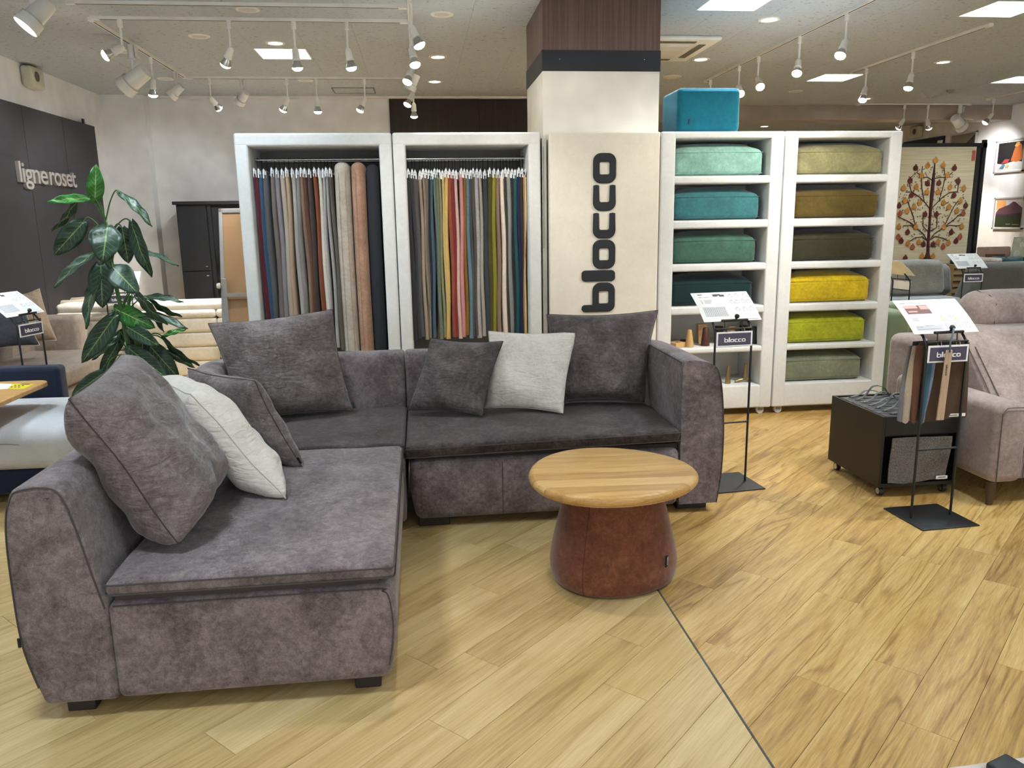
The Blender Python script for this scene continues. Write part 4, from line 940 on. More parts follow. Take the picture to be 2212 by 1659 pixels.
t = thing('wood_turning_sample', 'low oak sample block at the left end of the shelf', 'furniture leg', (sx(1462, 748, 5.72), 5.72, zz), 'sample furniture legs'); MB().box((0, 0, .018), (.11, .09, .036), .5).build('block', M_lw, t, local=True, bevel=.003); MB().cyl((0, 0, .036), (0, 0, .037), .012, n=12).build('hole', M_blackm, t, local=True)
cone(sx(1480, 742, 5.83), 5.83, zz, .040, .040, .035, M_blackm, 'flat black disc leg behind the pale oak leg'); cone(sx(1552, 720, 5.84), 5.84, zz, .034, .034, .13, M_blackm, 'black round sample leg behind the sign, left'); cone(sx(1580, 720, 5.88), 5.88, zz, .030, .030, .125, M_lw, 'small oak sample leg behind the sign'); cone(sx(1607, 720, 5.85), 5.85, zz, .036, .036, .125, M_blackm, 'thick black sample leg behind the sign, right')
M_brass = plain('#9a855c', .35, .8)
cone(sx(1572, 832, 5.72), 5.72, zc, .022, .010, .14, M_brass, 'straight brass tapered sample leg on the lowest shelf')
t = thing('wood_turning_sample', 'brass sample leg with a bent foot on the lowest shelf', 'furniture leg', (sx(1608, 832, 5.74), 5.74, zc), 'sample furniture legs')
MB().cyl((0, 0, .03), (.004, 0, .15), .018, .010, 14).build('leg_body', M_brass, t, local=True, smooth=40)
MB().tube(catmull([(-.075, 0, .006), (-.05, 0, .016), (-.02, 0, .022), (0, 0, .03), (.03, 0, .02), (.05, .0, .008)], 4), .011, 8).build('foot', M_brass, t, local=True, smooth=60)
# ================================================================== sign stands
M_paper = plain('#f3f3f1', .5); M_ink = plain('#6d6d73', .7); M_inkl = plain('#b4b4ba', .7); M_sign = plain('#46435a', .35); M_pb = plain('#f6f6f6', .4)
def on_board(u, v, lift=.0012):
    # u across 0..1, v from bottom 0 to top 1 of the tilted board
    n = Vector((0, -.609, .793)); sag = -.010*math.sin(v*math.pi)*0
    return Vector((-.173+.346*u, .012+.185*v, .935+.142*v)) + n*(lift+.010*math.sin(v*math.pi)*.6)
def sheet(mb, u0, v0, u1, v1, lift=.0016, seg=3):
    for k in range(seg):
        a, b = v0+(v1-v0)*k/seg, v0+(v1-v0)*(k+1)/seg
        q = [on_board(u0, a, lift), on_board(u1, a, lift), on_board(u1, b, lift), on_board(u0, b, lift)]; n = Vector((0, -.609, .793))*.0004
        mb.add(q + [p+n for p in q], [(3, 2, 1, 0), (4, 5, 6, 7), (0, 1, 5, 4), (2, 3, 7, 6), (1, 2, 6, 5), (3, 0, 4, 7)])
def print_sheet(t, variant):
    d, l, p = MB(), MB(), MB(); rnd = random.Random(variant)
    if variant == 0:
        sheet(d, .10, .90, .18, .93); sheet(l, .10, .81, .16, .835); sheet(l, .18, .81, .28, .825)
        for k in range(4): sheet(l, .10, .70-.035*k, .13, .712-.035*k); sheet(l, .16, .70-.035*k, .24+.08*rnd.random(), .712-.035*k)
        for k in range(8): sheet(l, .08, .44-.04*k, .47, .455-.04*k, seg=1)
        for k in range(12): sheet(l, .08+.0325*k, .16, .086+.0325*k, .45)
        pic = [(.36, .86, .42, .92), (.41, .87, .50, .925), (.47, .83, .56, .90), (.36, .84, .44, .88)]
        for a in pic: sheet(p, *a)
        for (cx, cy) in ((.66, .84), (.78, .85), (.92, .84), (.64, .62), (.73, .62), (.84, .63), (.93, .62), (.67, .36), (.80, .36), (.92, .37)):
            w = .035; sheet(l, cx-w, cy-.05, cx+w, cy-.043); sheet(l, cx-w, cy+.03, cx+w, cy+.037); sheet(l, cx-w, cy-.05, cx-w+.005, cy+.037); sheet(l, cx+w-.005, cy-.05, cx+w, cy+.037); sheet(d, cx-.02, cy+.06, cx+.02, cy+.068)
        sheet(d, .75, .04, .95, .05)
    else:
        sheet(d, .08, .88, .16, .90); sheet(l, .18, .86, .42, .93); sheet(p, .09, .55, .47, .82)
        pk = MB(); sheet(pk, .09, .72, .30, .82, .0022); sheet(pk, .33, .68, .47, .80, .0022); sheet(pk, .12, .60, .26, .64, .0022); pk.build('photo_tint', plain('#c79a94', .6), t, local=True)
        for (cx, cy) in ((.55, .87), (.64, .87), (.73, .87), (.82, .87), (.55, .70), (.66, .70), (.76, .70), (.86, .70), (.60, .54), (.71, .54), (.82, .54)):
            w = .03; sheet(l, cx-w, cy-.04, cx+w, cy-.033); sheet(l, cx-w, cy-.04, cx-w+.006, cy+.02); sheet(l, cx+w-.006, cy-.04, cx+w, cy+.02); sheet(l, cx-w, cy+.015, cx+w, cy+.022)
        for r_ in (.30, .10):
            for k in range(8): sheet(l, .55+.05*k, r_, .58+.05*k, r_+.14)
            sheet(d, .55, r_+.15, .95, r_+.158)
        sheet(l, .10, .34, .20, .46); sheet(l, .08, .08, .50, .22); sheet(d, .10, .17, .20, .18); sheet(d, .24, .2, .36, .21); sheet(d, .10, .11, .45, .12)
        yl = MB(); sheet(yl, .56, .33, .60, .42, .0022); sheet(yl, .755, .33, .775, .42, .0022); yl.build('highlight', plain('#e3e88c', .6), t, local=True)
    d.build('print', M_ink, t, local=True)['kind'] = 'stuff'; l.build('faint_print', M_inkl, t, local=True)['kind'] = 'stuff'; p.build('photo', plain('#3c3436' if variant == 0 else '#6b4a4c', .6), t, local=True)
def make_stand(label, variant):
    t = thing('sign_stand', label, 'sign stand', (0, 0, 0), 'black product sign stands')
    MB().bb((-.155, -.15, 0), (.155, .155, .007)).build('base_plate', M_black, t, local=True, bevel=.002)
    for s in (-1, 1): MB().tube([(s*.11, 0, .005), (s*.11, 0, .3), (s*.11, 0, .6), (s*.11, 0, .865), (s*.11, .006, .885), (s*.108, .03, .915), (s*.105, .07, .955)], .0062, 8).build('post', M_black, t, local=True, smooth=60)
    for z in (.36, .895, .797): MB().cyl((-.11, 0, z), (.11, 0, z), .0055 if z != .797 else .004, n=8).build('crossbar', M_black, t, local=True, smooth=60)
    mb = MB(); N = 8; V = []; Fc = []
    for lift in (0.0, .0013):
        for k in range(N+1):
            V += [on_board(0, k/N, lift), on_board(1, k/N, lift)]
    o2 = 2*(N+1)
    for k in range(N): Fc += [(2*k, 2*k+1, 2*k+3, 2*k+2), (o2+2*k, o2+2*k+2, o2+2*k+3, o2+2*k+1), (2*k, 2*k+2, o2+2*k+2, o2+2*k), (2*k+1, o2+2*k+1, o2+2*k+3, 2*k+3)]
    Fc += [(0, o2, o2+1, 1), (2*N, 2*N+1, o2+2*N+1, o2+2*N)]
    mb.add(V, Fc); pp = mb.build('paper_sheet', M_paper, t, local=True)
    print_sheet(pp, variant)
    MB().rbox((-.075, -.004, .934), (.085, .010, .948), .005, 2).build('clip', M_black, t, local=True, smooth=50)
    MB().lathe([(.004, -.01), (.008, 0), (.013, .006), (.013, .016), (.006, .022), (.001, .022)], c=(.012, -.002, .955), n=10, M=Matrix.Rotation(.6, 3, 'X')).build('knob', M_black, t, local=True, smooth=30)
    for x in (-.055, .05): MB().cyl((x, 0, .896), (x, .003, .938), .0028, n=6).build('clip_rod', M_black, t, local=True, smooth=60)
    sg = MB().bb((-.108, -.012, .797), (.108, -.009, .880)).build('sign_card', M_pb, t, local=True)
    MB().bb((-.098, -.0135, .805), (.098, -.0118, .871)).build('sign_field', M_sign, sg, local=True)
    mb = MB(); add_logo(mb, (-.062, -.0142, .822), (1, 0, 0), (0, 0, 1), .128, .0005); mb.build('logo', M_pb, sg, local=True)
    for x in (-.045, .055): MB().tube([(x, -.004+.013*math.cos(a), .888+.013*math.sin(a)) for a in [2*math.pi*k/12 for k in range(12)]], .0016, 5, True).build('ring', M_chrome, t, local=True, smooth=60)
    return t
st0 = make_stand('black sign stand nearest the camera at right, with a fabric bundle', 1)
st0.location = (2.503, 3.476, 0); st0.rotation_euler = (0, 0, math.radians(3))
st1 = make_stand('black sign stand between the armrest and the shelf unit', 0)
st1.location = (1.705, 4.14, 0); st1.rotation_euler = (0, 0, math.radians(6))
def stand_copy(src, x, y, rz, label):
    c = copy_tree(src); c.location = (x, y, 0); c.rotation_euler = (0, 0, math.radians(rz)); c['label'] = label; return c
stand_copy(st1, -2.60, 5.55, 76, 'black sign stand on the left beside the beige sofa')
p_ = aty(258, 648, 7.69); stand_copy(st1, p_.x, 7.69, 8, 'black sign stand half hidden behind the plant')
p_ = aty(2102, 590, 7.6); stand_copy(st1, p_.x, 7.6, 2, 'small far sign stand before the dark grey sofa at right')
p_ = aty(1948, 600, 7.0); stand_copy(st1, p_.x+.0, 7.0, 100, 'far sign stand turned sideways just right of the shelf unit')
# ---- swatch bundle and wooden tag on the near stand
bu = thing('swatch_bundle', 'bundle of brown, blue and grey fabric samples hanging on the near stand', 'fabric samples', (2.50, 3.52, .9))
def cloth(parent, x0, x1, zt_, zb_, y, hexc, flare=0, th=.004, name='sample', bend=0):
    mb = MB(); V = []; N = 8
    for k in range(N+1):
        f = k/N; z = zt_+(zb_-zt_)*f; wv = .006*math.sin(f*4+x0*40)
        for yy in (y, y+th):
            for q in range(5):
                u = q/4; V.append((x0+flare*f+(x1-x0+bend*f)*u, yy+wv+.008*math.sin(u*5+f*3), z-.006*math.sin(u*6)*f))
    Fc = []
    for k in range(N):
        for s in (0, 5):
            for q in range(4): a = k*10+s+q; Fc.append((a, a+1, a+11, a+10))
        Fc += [(k*10, k*10+5, k*10+15, k*10+10), (k*10+4, k*10+9, k*10+19, k*10+14)]
    for q in range(4): Fc += [(q, q+5, q+6, q+1), (N*10+q, N*10+q+1, N*10+q+6, N*10+q+5)]
    mb.add(V, Fc); return mb.build(name, weave(hexc, .5, 150) if name == 'cloth' else weave(hexc, .12, 240), parent, smooth=60)
for x0, x1, zt_, zb_, y, hx, fl, bd in ((2.40, 2.63, .885, .505, 3.495, '#4a3524', .01, .02), (2.385, 2.62, .888, .500, 3.512, '#5b4a3c', .02, .0), (2.405, 2.44, .80, .490, 3.484, '#3f5c6c', -.01, .0), (2.43, 2.455, .80, .495, 3.487, '#7b86a0', -.02, .0),
        (2.37, 2.41, .875, .495, 3.506, '#6b4a38', .0, .0), (2.355, 2.40, .870, .492, 3.520, '#b9a894', -.02, .0), (2.345, 2.40, .872, .498, 3.531, '#77787c', -.03, .0), (2.37, 2.64, .89, .505, 3.538, '#3b3c40', .0, .02)): cloth(bu, x0, x1, zt_, zb_, y, hx, fl, bend=bd)
lb = MB().bb((2.53, 3.489, .517), (2.645, 3.4915, .532)).build('paper_label', M_paper, bu); MB().bb((2.545, 3.4885, .522), (2.60, 3.4892, .527)).build('print', M_ink, lb)
wt = thing('wooden_tag', 'long tapered wooden tag with a strap hanging before the near sign', 'tag', (2.475, 3.44, .7))
MB().prism([(-.021, -.345), (.019, -.345), (.0165, -.005), (.014, 0), (-.014, 0), (-.0165, -.005)], lambda u, w, d: (2.487+u-.018*(-w/.345)*.7, d, .862+w), 3.432, 3.440).build('board', wood('tag_beech', '#a48a70', '#b99f86', '#c9b29b', axis=2, sx=2, sy=40, rough=.5), wt, bevel=.003)
V, Fc = LOGO, None
mb = MB(); add_logo(mb, (2.474, 3.4316, .79), (0.03, 0, -1), (1, 0, .03), .052, .0003); mb.build('print', plain('#2a1a10', .6), wt)
MB().tube([(2.485, 3.428, .850), (2.487, 3.43, .865), (2.486, 3.433, .90), (2.498, 3.438, .935), (2.512, 3.452, .96), (2.52, 3.47, .965)], .0045, 6).build('strap', plain('#4e6670', .6), wt, smooth=60)
# ================================================================== black sample cart
ct_ = thing('sample_cart', 'low black sample cart on castors beside the near stand', 'cart', (2.62, 4.04, 0))
M_cart = plain('#100d0b', .45); X0, X1, Y0, Y1, Z0, Z1 = 2.405, 2.845, 3.785, 4.32, .055, .448
for nm, a, b in (('side_panel', (X0, Y0, Z0), (X0+.015, Y1, Z1)), ('side_panel', (X1-.015, Y0, Z0), (X1, Y1, Z1)), ('back_panel', (X0+.015, Y1-.015, Z0), (X1-.015, Y1, Z1)), ('bottom', (X0+.015, Y0, Z0), (X1-.015, Y1-.015, Z0+.02)), ('front_rail', (X0+.015, Y0, .345), (X1-.015, Y0+.015, Z1)), ('shelf', (X0+.015, Y0+.015, .335), (X1-.015, Y1-.015, .347)), ('divider', (X0+.015, Y0+.06, Z0+.02), (X1-.015, Y0+.07, .335))):
    MB().bb(a, b).build(nm, M_cart, ct_, bevel=.0015)
for x, y in ((X0+.035, Y0+.04), (X0+.035, Y1-.05), (X1-.04, Y0+.04), (X1-.04, Y1-.05)):
    c = MB().cyl((x-.011, y, .024), (x+.011, y, .024), .024, n=18).build('castor', M_blackm, ct_, smooth=40); MB().cyl((x-.0125, y, .024), (x-.011, y, .024), .017, n=16).build('hub', M_chrome, c, smooth=40); MB().bb((x-.008, y-.01, .03), (x+.02, y+.012, .056)).build('fork', M_blackm, c)
M_fold = plain('#3a3b3e', .5)
for k in range(7):
    y = Y0+.045+k*.068
    t = thing('sample_folder', ['nearest black sample folder in the cart', 'second sample folder from the front of the cart', 'third sample folder from the front of the cart', 'middle sample folder of the seven in the cart', 'fifth sample folder from the front of the cart', 'sixth sample folder from the front of the cart', 'farthest black sample folder in the cart'][k], 'folder', (2.625, y, .36), 'strap-handled sample folders in the cart')
    MB().bb((X0+.02, y-.029, .349), (X1-.02, y+.029, .449)).build('spine', M_fold, t, bevel=.003)
    hgt = .03+.02*((k*7) % 3); xa, xb = 2.475+.012*k*0, 2.72
    hd = MB(); pts = catmull([(xa, y, .452), (xa+.05, y, .455+hgt*.3), (xa+.10, y+.012, .455+hgt), (xb-.09, y-.008, .455+hgt*.9), (xb-.04, y, .457), (xb, y, .452)], 4); V = []; Fc = []
    for p in pts: V += [p+Vector((0, -.009, 0)), p+Vector((0, .009, 0)), p+Vector((0, .009, .003)), p+Vector((0, -.009, .003))]
    for i in range(len(pts)-1):
        for q in range(4): Fc.append((i*4+q, i*4+(q+1) % 4, i*4+4+(q+1) % 4, i*4+4+q))
    Fc += [(3, 2, 1, 0), tuple(range(len(V)-4, len(V)))]
    h_ = hd.add(V, Fc).build('strap_handle', plain('#46494e', .45), t, smooth=60)
    for x in (xa-.008, xa+.015, xb-.01, xb+.01): MB().cyl((x, y, .451), (x, y, .456), .005, n=10).build('rivet', M_chrome, h_, smooth=40)
gs = thing('fabric_sample', 'grey melange fabric sample hanging in the front of the black cart', 'fabric sample', (2.63, 3.79, .2))
cloth(gs, 2.455, 2.79, .332, .082, 3.772, '#6a6664', th=.006, name='cloth'); MB().bb((2.72, 3.762, .095), (2.785, 3.765, .113)).build('paper_label', M_paper, gs); MB().bb((2.73, 3.761, .103), (2.775, 3.7622, .108)).build('print', M_ink, gs)
# ================================================================== mauve armchair at right
M_am = suede('suede_armchair', '#786864', '#93827d', '#ab9a94', 3.2, .25, .35)
ac_ = thing('armchair', 'mauve suede recliner seat with headrest at the right edge', 'armchair', (3.5, 4.1, 0))
for a, b in (((2.87, 3.55, .125), (3.06, 4.45, .545)), ((3.98, 3.55, .125), (4.17, 4.45, .545))):
    am = MB().rbox(a, b, .05, 4, (2, 4, 3)).build('armrest', M_am, ac_, smooth=60); MB().tube([(x, 3.549, z) for x, z in ((a[0]+.03, .14), (a[0]+.025, .50), (a[0]+.05, .53), (b[0]-.04, .53), (b[0]-.015, .50), (b[0]-.015, .14))], .0022, 5).build('piping', M_seam, am)
MB().rbox((3.05, 3.60, .125), (3.99, 4.4, .27), .03, 3, (2, 2, 1)).build('base', M_am, ac_, smooth=60)
MB().rbox((3.06, 3.575, .26), (3.52, 4.3, .425), .05, 4, (4, 4, 2)).build('seat_cushion', M_am, ac_, smooth=60); MB().rbox((3.522, 3.575, .26), (3.98, 4.3, .425), .05, 4, (4, 4, 2)).build('seat_cushion', M_am, ac_, smooth=60)
def back_fn(p): t = (p.z-.40)/.45; f = max(0, min(1, (4.44-p.y)/.70)); return Vector((p.x, p.y + (.12+.30*f)*t, p.z))
bk = MB().rbox((3.05, 3.72, .42), (3.99, 4.44, .84), .075, 4, (5, 5, 5), back_fn).build('backrest', M_am, ac_, smooth=60)
for dx in (.006, .026): MB().tube([back_fn(Vector((3.052+dx*1.5, 3.745-dx, z))) for z in (.50, .56, .62, .68, .76)], .0025, 5).build('stitch', M_seam, bk)
MB().rbox((2.96, 4.40, .14), (4.10, 4.70, .76), .06, 3, (2, 2, 3)).build('back_shell', M_am, ac_, smooth=60)
def head_fn(p): u = (p.x-3.76)/.46; return (p.x, p.y, p.z - .05*max(0, abs(u)-.6)**2*4)
hr = MB().rbox((3.30, 4.34, .79), (4.2, 4.60, 1.035), .10, 5, (6, 2, 2), head_fn).build('headrest', M_am, ac_, smooth=60); MB().tube([(3.42, 4.345, z) for z in (.83, .9, .96)]+[(3.40, 4.38, 1.01), (3.38, 4.47, 1.032)], .0025, 5).build('seam', M_seam, hr)
for x, y in ((2.915, 3.60), (4.12, 3.60), (2.915, 4.38), (4.12, 4.38)): MB().cyl((x, y, .0), (x, y, .13), .016, .027, 14).build('leg', wood('leg_walnut', '#3a2a20', '#4d392c', '#624a3a', axis=2, sx=2, sy=40), ac_, smooth=40)
# ================================================================== far right of the shop
gn = thing('green_sofa', 'sage green sofa end showing between shelf unit and armchair', 'sofa', (4.5, 6.1, 0)); M_gn = weave('#6f7d62', .1, 300)
MB().rbox((3.60, 5.72, .05), (3.80, 6.55, .755), .04, 3, (1, 2, 2)).build('armrest', M_gn, gn, smooth=60); MB().rbox((3.80, 6.30, .05), (5.4, 6.55, .75), .04, 3).build('backrest', M_gn, gn, smooth=60); MB().rbox((3.80, 5.72, .05), (5.4, 6.3, .42), .04, 3).build('seat', M_gn, gn, smooth=60)
MB().bb((3.9, 5.9, .421), (4.4, 6.25, .44)).build('seat_throw', plain('#a8543c', .8), gn)
M_gw = weave('#93918b', .35, 150); M_dgw = weave('#5f5e5a', .3, 170)
gf = thing('grey_sofa', 'light grey woven sofa in front of the hanging rug', 'sofa', (5.4, 8.8, 0))
MB().rbox((4.3, 8.2, .12), (6.05, 9.3, .57), .05, 3, (3, 3, 1)).build('seat', weave('#a3a5a3', .12, 200), gf, smooth=60); MB().rbox((4.3, 9.1, .12), (6.05, 9.4, .80), .05, 3).build('backrest', weave('#a3a5a3', .12, 200), gf, smooth=60)
for x in (4.4, 5.95):
    for y in (8.3, 9.3): MB().cyl((x, y, 0), (x, y, .13), .02, n=10).build('leg', M_black, gf)
def pbox(name, label, px, Y, z0, thick, mat, grp, T=None, lean=.08):
    (xa, ya), (xb, yb) = px; a = aty(xa, ya, Y); b = aty(xb, yb, Y); t = thing(name, label, 'cushion', ((a.x+b.x)/2, Y, z0), grp)
    w = b.x-a.x; h = a.z-b.z
    def fn(p): u = (p.x-(a.x+b.x)/2)/w*2; k = (p.z-b.z)/h; return (p.x, p.y+lean*k, p.z+.015*(1-u*u)*(1 if k > .5 else -0.3))
    cv = MB().rbox((a.x, Y, b.z), (b.x, Y+thick, a.z), min(.07, thick*.45), 4, (5, 2, 4), fn).build('cover', mat, t, smooth=70)
    MB().tube([fn(Vector((x, Y+thick/2, z))) for x, z in rrect(a.x-.002, b.z-.002, b.x+.002, a.z+.002, .06, 4)], .006, 6, True).build('piping', mat, cv, smooth=60)
    return t
pbox('back_cushion', 'light grey woven back cushion below the tree rug', ((1930, 566), (2046, 634)), 8.45, .57, .17, M_gw, 'grey sofa cushions'); pbox('back_cushion', 'narrow grey cushion edge behind the light grey back cushion', ((1990, 574), (2061, 636)), 8.72, .57, .17, M_gw, 'grey sofa cushions')
ds = thing('dark_grey_sofa', 'dark grey woven sofa behind the mauve headrest at right', 'sofa', (7.0, 8.6, 0))
MB().rbox((6.15, 7.9, .12), (8.3, 8.8, .50), .05, 3).build('seat', M_dgw, ds, smooth=60)
def slope(p): return (p.x - .22*(1-(p.z-.45)/.5) if p.x < 6.5 else p.x, p.y+.1*(p.z-.45), p.z)
MB().rbox((6.25, 8.15, .45), (8.2, 8.45, .945), .08, 4, (4, 2, 3), slope).build('back_cushion', M_dgw, ds, smooth=60)
for x in (6.3, 8.2):
    for y in (8.0, 8.7): MB().cyl((x, y, 0), (x, y, .13), .02, n=10).build('leg', M_black, ds)
# hanging rug with the tree
RY = 10.0
rg = thing('hanging_rug', 'cream rug with a fruit tree pattern hung on a black rack', 'rug', (aty(2018, 400, RY).x, RY, 0))
tl, tr, br_ = aty(1924, 318, RY), aty(2110, 318, RY), aty(2095, 545, RY)
def rug_mat():
    m, nt, b = newmat('rug_wool'); g = nd(nt, 'ShaderNodeNewGeometry')
    s = nd(nt, 'ShaderNodeVectorMath', {0: g.outputs['Position'], 1: (2., 2., 60.)}, operation='MULTIPLY'); n = nd(nt, 'ShaderNodeTexNoise', {'Vector': s.outputs[0], 'Scale': 1.0, 'Detail': 4.0})
    nt.links.new(ramp(nt, n.outputs[0], [(.35, lin('#c7b48f')), (.65, lin('#d9c9a8'))]), b.inputs['Base Color']); b.inputs['Roughness'].default_value = .95; return m
x0, x1, z1 = tl.x, tr.x, tl.z; MB().bb((x0, RY, .75), (x1, RY+.02, z1)).build('rug_field', rug_mat(), rg)
sc3 = 3.771
def rp(x, y, d=.004): return aty(1880+x/sc3, 200+y/sc3, RY-d)
tk = MB(); tk.tube([rp(*q) for q in ((460, 1365), (468, 1300), (472, 1210), (482, 1080), (490, 950), (502, 820), (512, 720), (522, 620), (528, 560))], [.05, .022, .02, .016, .02, .026, .022, .012, .004], 6)
tk.add([rp(410, 1365, .006), rp(510, 1365, .006), rp(464, 1320, .006)], [(0, 1, 2)]); tk.build('tree_trunk', plain('#4a2018', .9), rg)
bmb = MB(); BR = [[(490, 955), (450, 900), (400, 850), (335, 808), (290, 810)], [(492, 950), (540, 900), (590, 850), (650, 812), (710, 808)], [(470, 1215), (430, 1150), (370, 1097), (330, 1060), (270, 1030), (225, 1010)], [(472, 1215), (520, 1150), (600, 1097), (660, 1050), (720, 1000), (770, 960)],
      [(470, 1210), (420, 1175), (370, 1180), (320, 1210)], [(474, 1210), (530, 1170), (590, 1185), (640, 1210)], [(370, 1097), (320, 1080), (270, 1085)], [(600, 1097), (650, 1080), (700, 1085), (740, 1080)], [(370, 1097), (350, 1010), (320, 930), (300, 870)], [(600, 1097), (640, 1010), (680, 930), (715, 880)],
      [(440, 890), (420, 780), (417, 690), (425, 600)], [(560, 880), (590, 780), (610, 690), (600, 600)], [(335, 808), (322, 760), (325, 715)], [(710, 808), (716, 760), (716, 720)], [(512, 720), (470, 690), (430, 690), (380, 650)], [(522, 700), (570, 690), (620, 690), (670, 650)], [(470, 1130), (430, 1090), (430, 1000)], [(480, 1130), (540, 1100), (545, 1000)]]
for b in BR: bmb.tube([rp(*q) for q in b], .006, 5)
bmb.build('branches', plain('#4d2c20', .9), rg)
FR = [(532, 553, 0), (468, 595, 0), (594, 593, 0), (370, 615, 1), (686, 615, 1), (417, 677, 0), (628, 675, 0), (325, 718, 1), (716, 720, 1), (466, 740, 1), (559, 738, 1), (273, 780, 0), (375, 770, 0), (650, 770, 0), (762, 780, 0), (463, 810, 0), (552, 810, 0), (336, 836, 1), (682, 836, 1), (283, 882, 0), (733, 882, 0), (404, 898, 0), (597, 898, 0), (235, 922, 1), (777, 922, 1), (358, 935, 0), (640, 935, 0), (300, 965, 0), (705, 965, 0), (240, 988, 2), (757, 985, 2), (446, 994, 1), (538, 994, 1), (232, 1095, 0), (370, 1097, 0), (600, 1097, 0), (745, 1092, 0), (304, 1138, 1), (660, 1138, 1), (228, 1178, 2), (730, 1175, 2), (252, 1210, 1), (698, 1210, 1), (307, 1230, 0), (395, 1220, 0), (433, 1237, 1), (511, 1237, 1), (551, 1218, 0), (636, 1225, 0), (344, 1260, 2), (594, 1257, 2), (420, 1335, 0), (510, 1335, 0), (285, 1350, 1)]
FM = [plain('#b87a33', .9), plain('#5e231b', .9), plain('#9a4a2c', .9)]
for (x, y, c) in FR:
    p = rp(x, y, .008); mb = MB(); mb.lathe([(.001, -.004), (.030, -.003), (.036, .0), (.030, .003)], c=p, n=12, M=Matrix.Rotation(math.pi/2, 3, 'X')); mb.add([p+Vector((-.010, -.003, .03)), p+Vector((.010, -.003, .03)), p+Vector((.014, -.003, .054)), p+Vector((0, -.003, .044)), p+Vector((-.014, -.003, .054))], [(0, 1, 2, 3, 4)])
    mb.build('fruit_motif', FM[c], rg)
lv = MB(); rnd = random.Random(3)
for k in range(330):
    a = rnd.random()*math.pi; r = math.sqrt(rnd.random()); x = 500+math.cos(a*2)*r*280; y = 930+math.sin(a*2)*r*330
    if y > 1260: continue
    p = rp(x, y, .005); q = rnd.random()*3.1; d = Vector((math.cos(q), 0, math.sin(q)))*.016; e = Vector((-math.sin(q), 0, math.cos(q)))*.006; lv.add([p-d, p-e, p+d, p+e], [(0, 1, 2, 3)])
o = lv.build('leaf_motifs', plain('#5a3c28', .9), rg); o['kind'] = 'stuff'
MB().bb((tr.x-.06, RY-.012, 2.17), (tr.x-.02, RY-.006, 2.30)).build('price_tag', plain('#b5483f', .6), rg)
rk = thing('rug_rack', 'black metal rack carrying the tree rug', 'rack', (tr.x+.1, RY+.05, 0))
MB().bb((x0-.1, RY+.03, z1-.01), (tr.x+.17, RY+.07, z1+.05)).build('top_bar', M_black, rk); MB().bb((tr.x+.03, RY+.03, 0), (tr.x+.08, RY+.07, z1)).build('upright', plain('#2a2524', .5), rk); MB().bb((tr.x+.115, RY+.03, 0), (tr.x+.165, RY+.07, z1+.09)).build('upright', M_black, rk); MB().bb((x0-.1, RY+.03, 0), (x0-.05, RY+.07, z1)).build('upright', M_black, rk)
MB().bb((tr.x+.08, RY+.06, .1), (tr.x+.115, RY+.09, z1)).build('dark_rug_edge', plain('#1c1614', .9), rk)
# striped rug stack / low pieces under the stand
sr = thing('striped_rug', 'folded beige rug with thin dark stripes behind the far sign stand', 'rug', (6.35, 9.6, 0)); a = aty(2062, 572, 9.5); b = aty(2108, 640, 9.5)
MB().bb((a.x, 9.5, 0), (b.x+.02, 9.62, a.z)).build('rug_field', weave('#a98d63', .12, 120), sr)
for k in range(7): MB().bb((a.x-.002, 9.494, a.z-.06-.08*k), (b.x+.022, 9.5, a.z-.045-.08*k)).build('stripe', plain('#3a2c22', .9), sr)
tb = thing('display_table', 'far display table heaped with dark green tasselled throws', 'table', (7.6, 9.9, 0)); a = aty(2100, 566, 9.7)
MB().bb((6.95, 9.55, a.z-.10), (8.3, 10.0, a.z-.03)).build('top', plain('#4a3a2c', .6), tb)
for x in (7.05, 8.2):
    for y in (9.62, 9.93): MB().bb((x-.03, y-.03, 0), (x+.03, y+.03, a.z-.10)).build('leg', plain('#4a3a2c', .6), tb)
for i, (x, hx, lb_) in enumerate(((7.14, '#23423e', 'dark green throw at the left end of the far table'), (7.43, '#b9ac9c', 'cream tasselled throw on the far table'), (7.72, '#3f5c63', 'grey blue throw on the far table'), (8.02, '#1f3a33', 'deep green throw at the right of the far table'))):
    t = thing('folded_throw', lb_, 'throw', (x, 9.8, a.z-.03), 'throws on the far table'); MB().rbox((x-.14, 9.57, a.z-.029), (x+.14, 9.84, a.z+.05), .035, 3, (4, 2, 1), lambda p: (p.x, p.y+.02*math.sin(p.x*20), p.z+.012*math.sin(p.x*25))).build('cloth', weave(hx, .3, 60), t, smooth=70)
    for k in range(7): MB().cyl((x-.12+k*.04, 9.565, a.z+.0), (x-.122+k*.04, 9.562, a.z-.075), .006, .003, 6).build('tassel', weave('#c3b8a6' if i % 2 else hx, .2, 100), t)
t = thing('floor_rug_sample', 'pinkish brown woven mat propped behind the far table', 'mat', (7.3, 10.12, a.z+.05)); p0 = aty(2110, 566, 9.9); p1 = aty(2178, 533, 9.9)
MB().rbox((p0.x, 9.88, p0.z+.02), (p1.x+.05, 9.92, p1.z), .018, 2, (2, 1, 2), lambda p: (p.x+.3*(p.z-p0.z), p.y+.5*(p.z-p0.z), p.z)).build('mat_field', weave('#8a6a5c', .2, 80), t, smooth=60); MB().rbox((p0.x+.10, 9.865, p0.z+.04), (p1.x-.05, 9.876, p0.z+.10), .004, 2, (2, 1, 1), lambda p: (p.x+.3*(p.z-p0.z), p.y+.5*(p.z-p0.z), p.z)).build('dark_pattern', weave('#4c352c', .3, 60), t)
t = thing('brochure', 'tilted green brochure with stone motifs on the far table', 'brochure', (7.9, 10.15, a.z+.05)); p0 = aty(2180, 566, 9.86); p1 = aty(2212, 512, 9.86)
